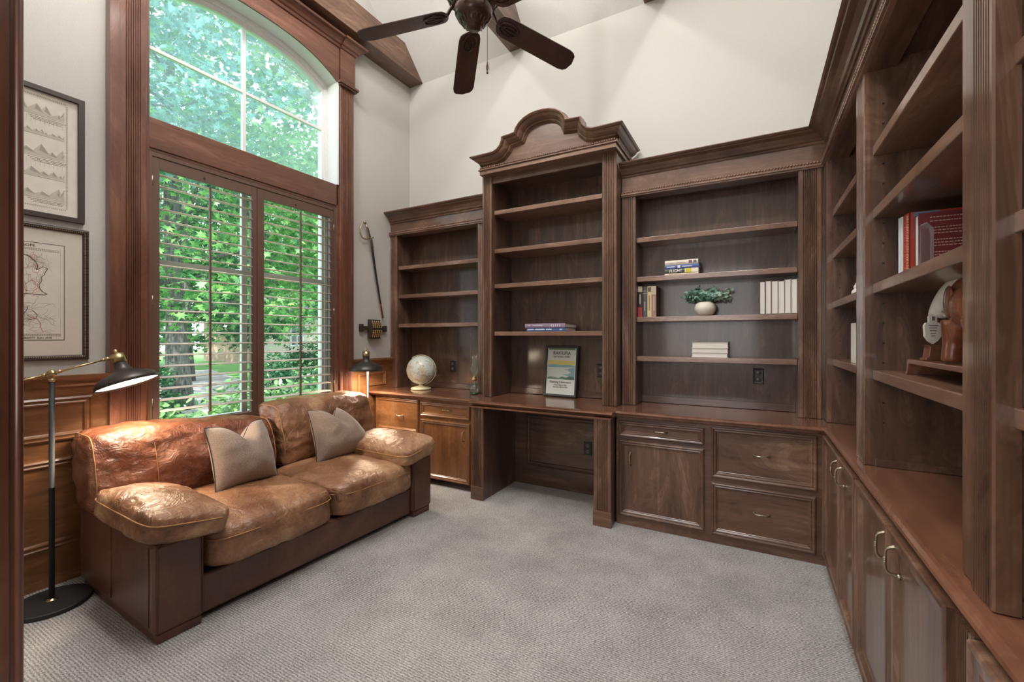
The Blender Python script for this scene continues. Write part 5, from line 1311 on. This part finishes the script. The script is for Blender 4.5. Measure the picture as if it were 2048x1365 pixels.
def bush(b, r, n, size, mat, label, seed, name='shrub', g='shrubs below the window'):
    t = thing(name, (b[0], b[1], GZ), label, 'shrub', g); q = np.random.default_rng(seed); cs = []
    for _ in range(n):
        d = q.normal(size=3); d[2] = abs(d[2]); d /= np.linalg.norm(d); cs.append(np.array((b[0], b[1], GZ))+d*np.array(r)*(.55+.45*q.random()))
    leaves('foliage', cs, 22, (.22, .22, .16), size, mat, t, OVAL, .9, seed)
    m = MB()
    for k in range(6):
        a = k*1.05; m.tube([(b[0], b[1], GZ), (b[0]+.3*r[0]*math.cos(a), b[1]+.3*r[1]*math.sin(a), GZ+r[2]*.5), (b[0]+.6*r[0]*math.cos(a), b[1]+.6*r[1]*math.sin(a), GZ+r[2]*.8)], [.02, .014, .006], 6)
    obj('stem', m, M_bark, t)
bush((-5.0, 1.75, 0), (.75, .8, 1.12), 160, .095, M_leafC, 'light green shrub outside at the lower left corner of the window', 3)
bush((-5.1, 2.75, 0), (.8, .8, 1.10), 160, .095, M_leafC, 'light green shrub outside below the left shutter', 4)
bush((-5.1, 3.75, 0), (.8, .8, 1.12), 150, .085, M_leafC, 'leafy shrub outside below the right shutter', 5)
bush((-5.6, 4.9, 0), (.9, .9, 1.12), 150, .085, M_leafC, 'leafy shrub outside at the lower right corner of the window', 6)
bush((-7.6, 5.0, 0), (.85, .85, 1.35), 150, .085, M_leafB, 'dark rounded shrub behind the front shrubs, by the pale drive', 7)
bush((-7.4, 6.6, 0), (1.1, 1.1, 1.55), 200, .09, M_leafA, 'big bright shrub behind the right shutter', 8)
bush((-10.6, 3.4, 0), (1.2, 1.4, 1.5), 170, .10, M_leafB, 'low dark shrub at the foot of the big trunk', 9)
bush((-15.5, 11.5, 0), (1.6, 1.6, 1.5), 160, .13, M_leafB, 'far dark shrub in front of the brick house', 10)
# neighbour's house
hb = thing('brick_house', (-30, 21.5, GZ), 'tan brick house with grey roof far behind the trees', 'house')
m = MB(); m.box(-34, -28, 16.5, 29, GZ, 3.1); obj('wall', m, M_brick, hb)
m = MB(); m.prism([(-27.4, 2.95), (-31, 5.3), (-34.6, 2.95)], 16.0, 29.5, lambda a, b, c: (a, c, b)); obj('roof', m, M_roof, hb)
for y in (19.0, 21.3, 24.0):
    m = MB(); ringpanel(m, (-28.0, y, .75), (0, 1, 0), (0, 0, 1), (1, 0, 0), 1.0, 1.5, [(0, 0), (0, .06), (.08, .06), (.08, .02)], cap=False); m.box(-27.98, -27.94, y+.47, y+.53, .75, 2.25); m.box(-27.98, -27.94, y, y+1, 1.47, 1.53); w_ = obj('window', m, M_white, hb)
    m = MB(); m.add([(-27.97, y, .75), (-27.97, y+1, .75), (-27.97, y+1, 2.25), (-27.97, y, 2.25)], [(0, 1, 2, 3)]); obj('pane', m, plain('dark_pane', srgb(90, 96, 100), .1), w_)

# ---------------------------------------------------------------- tidy
for o in bpy.data.objects:
    if '_local' in o: del o['_local']
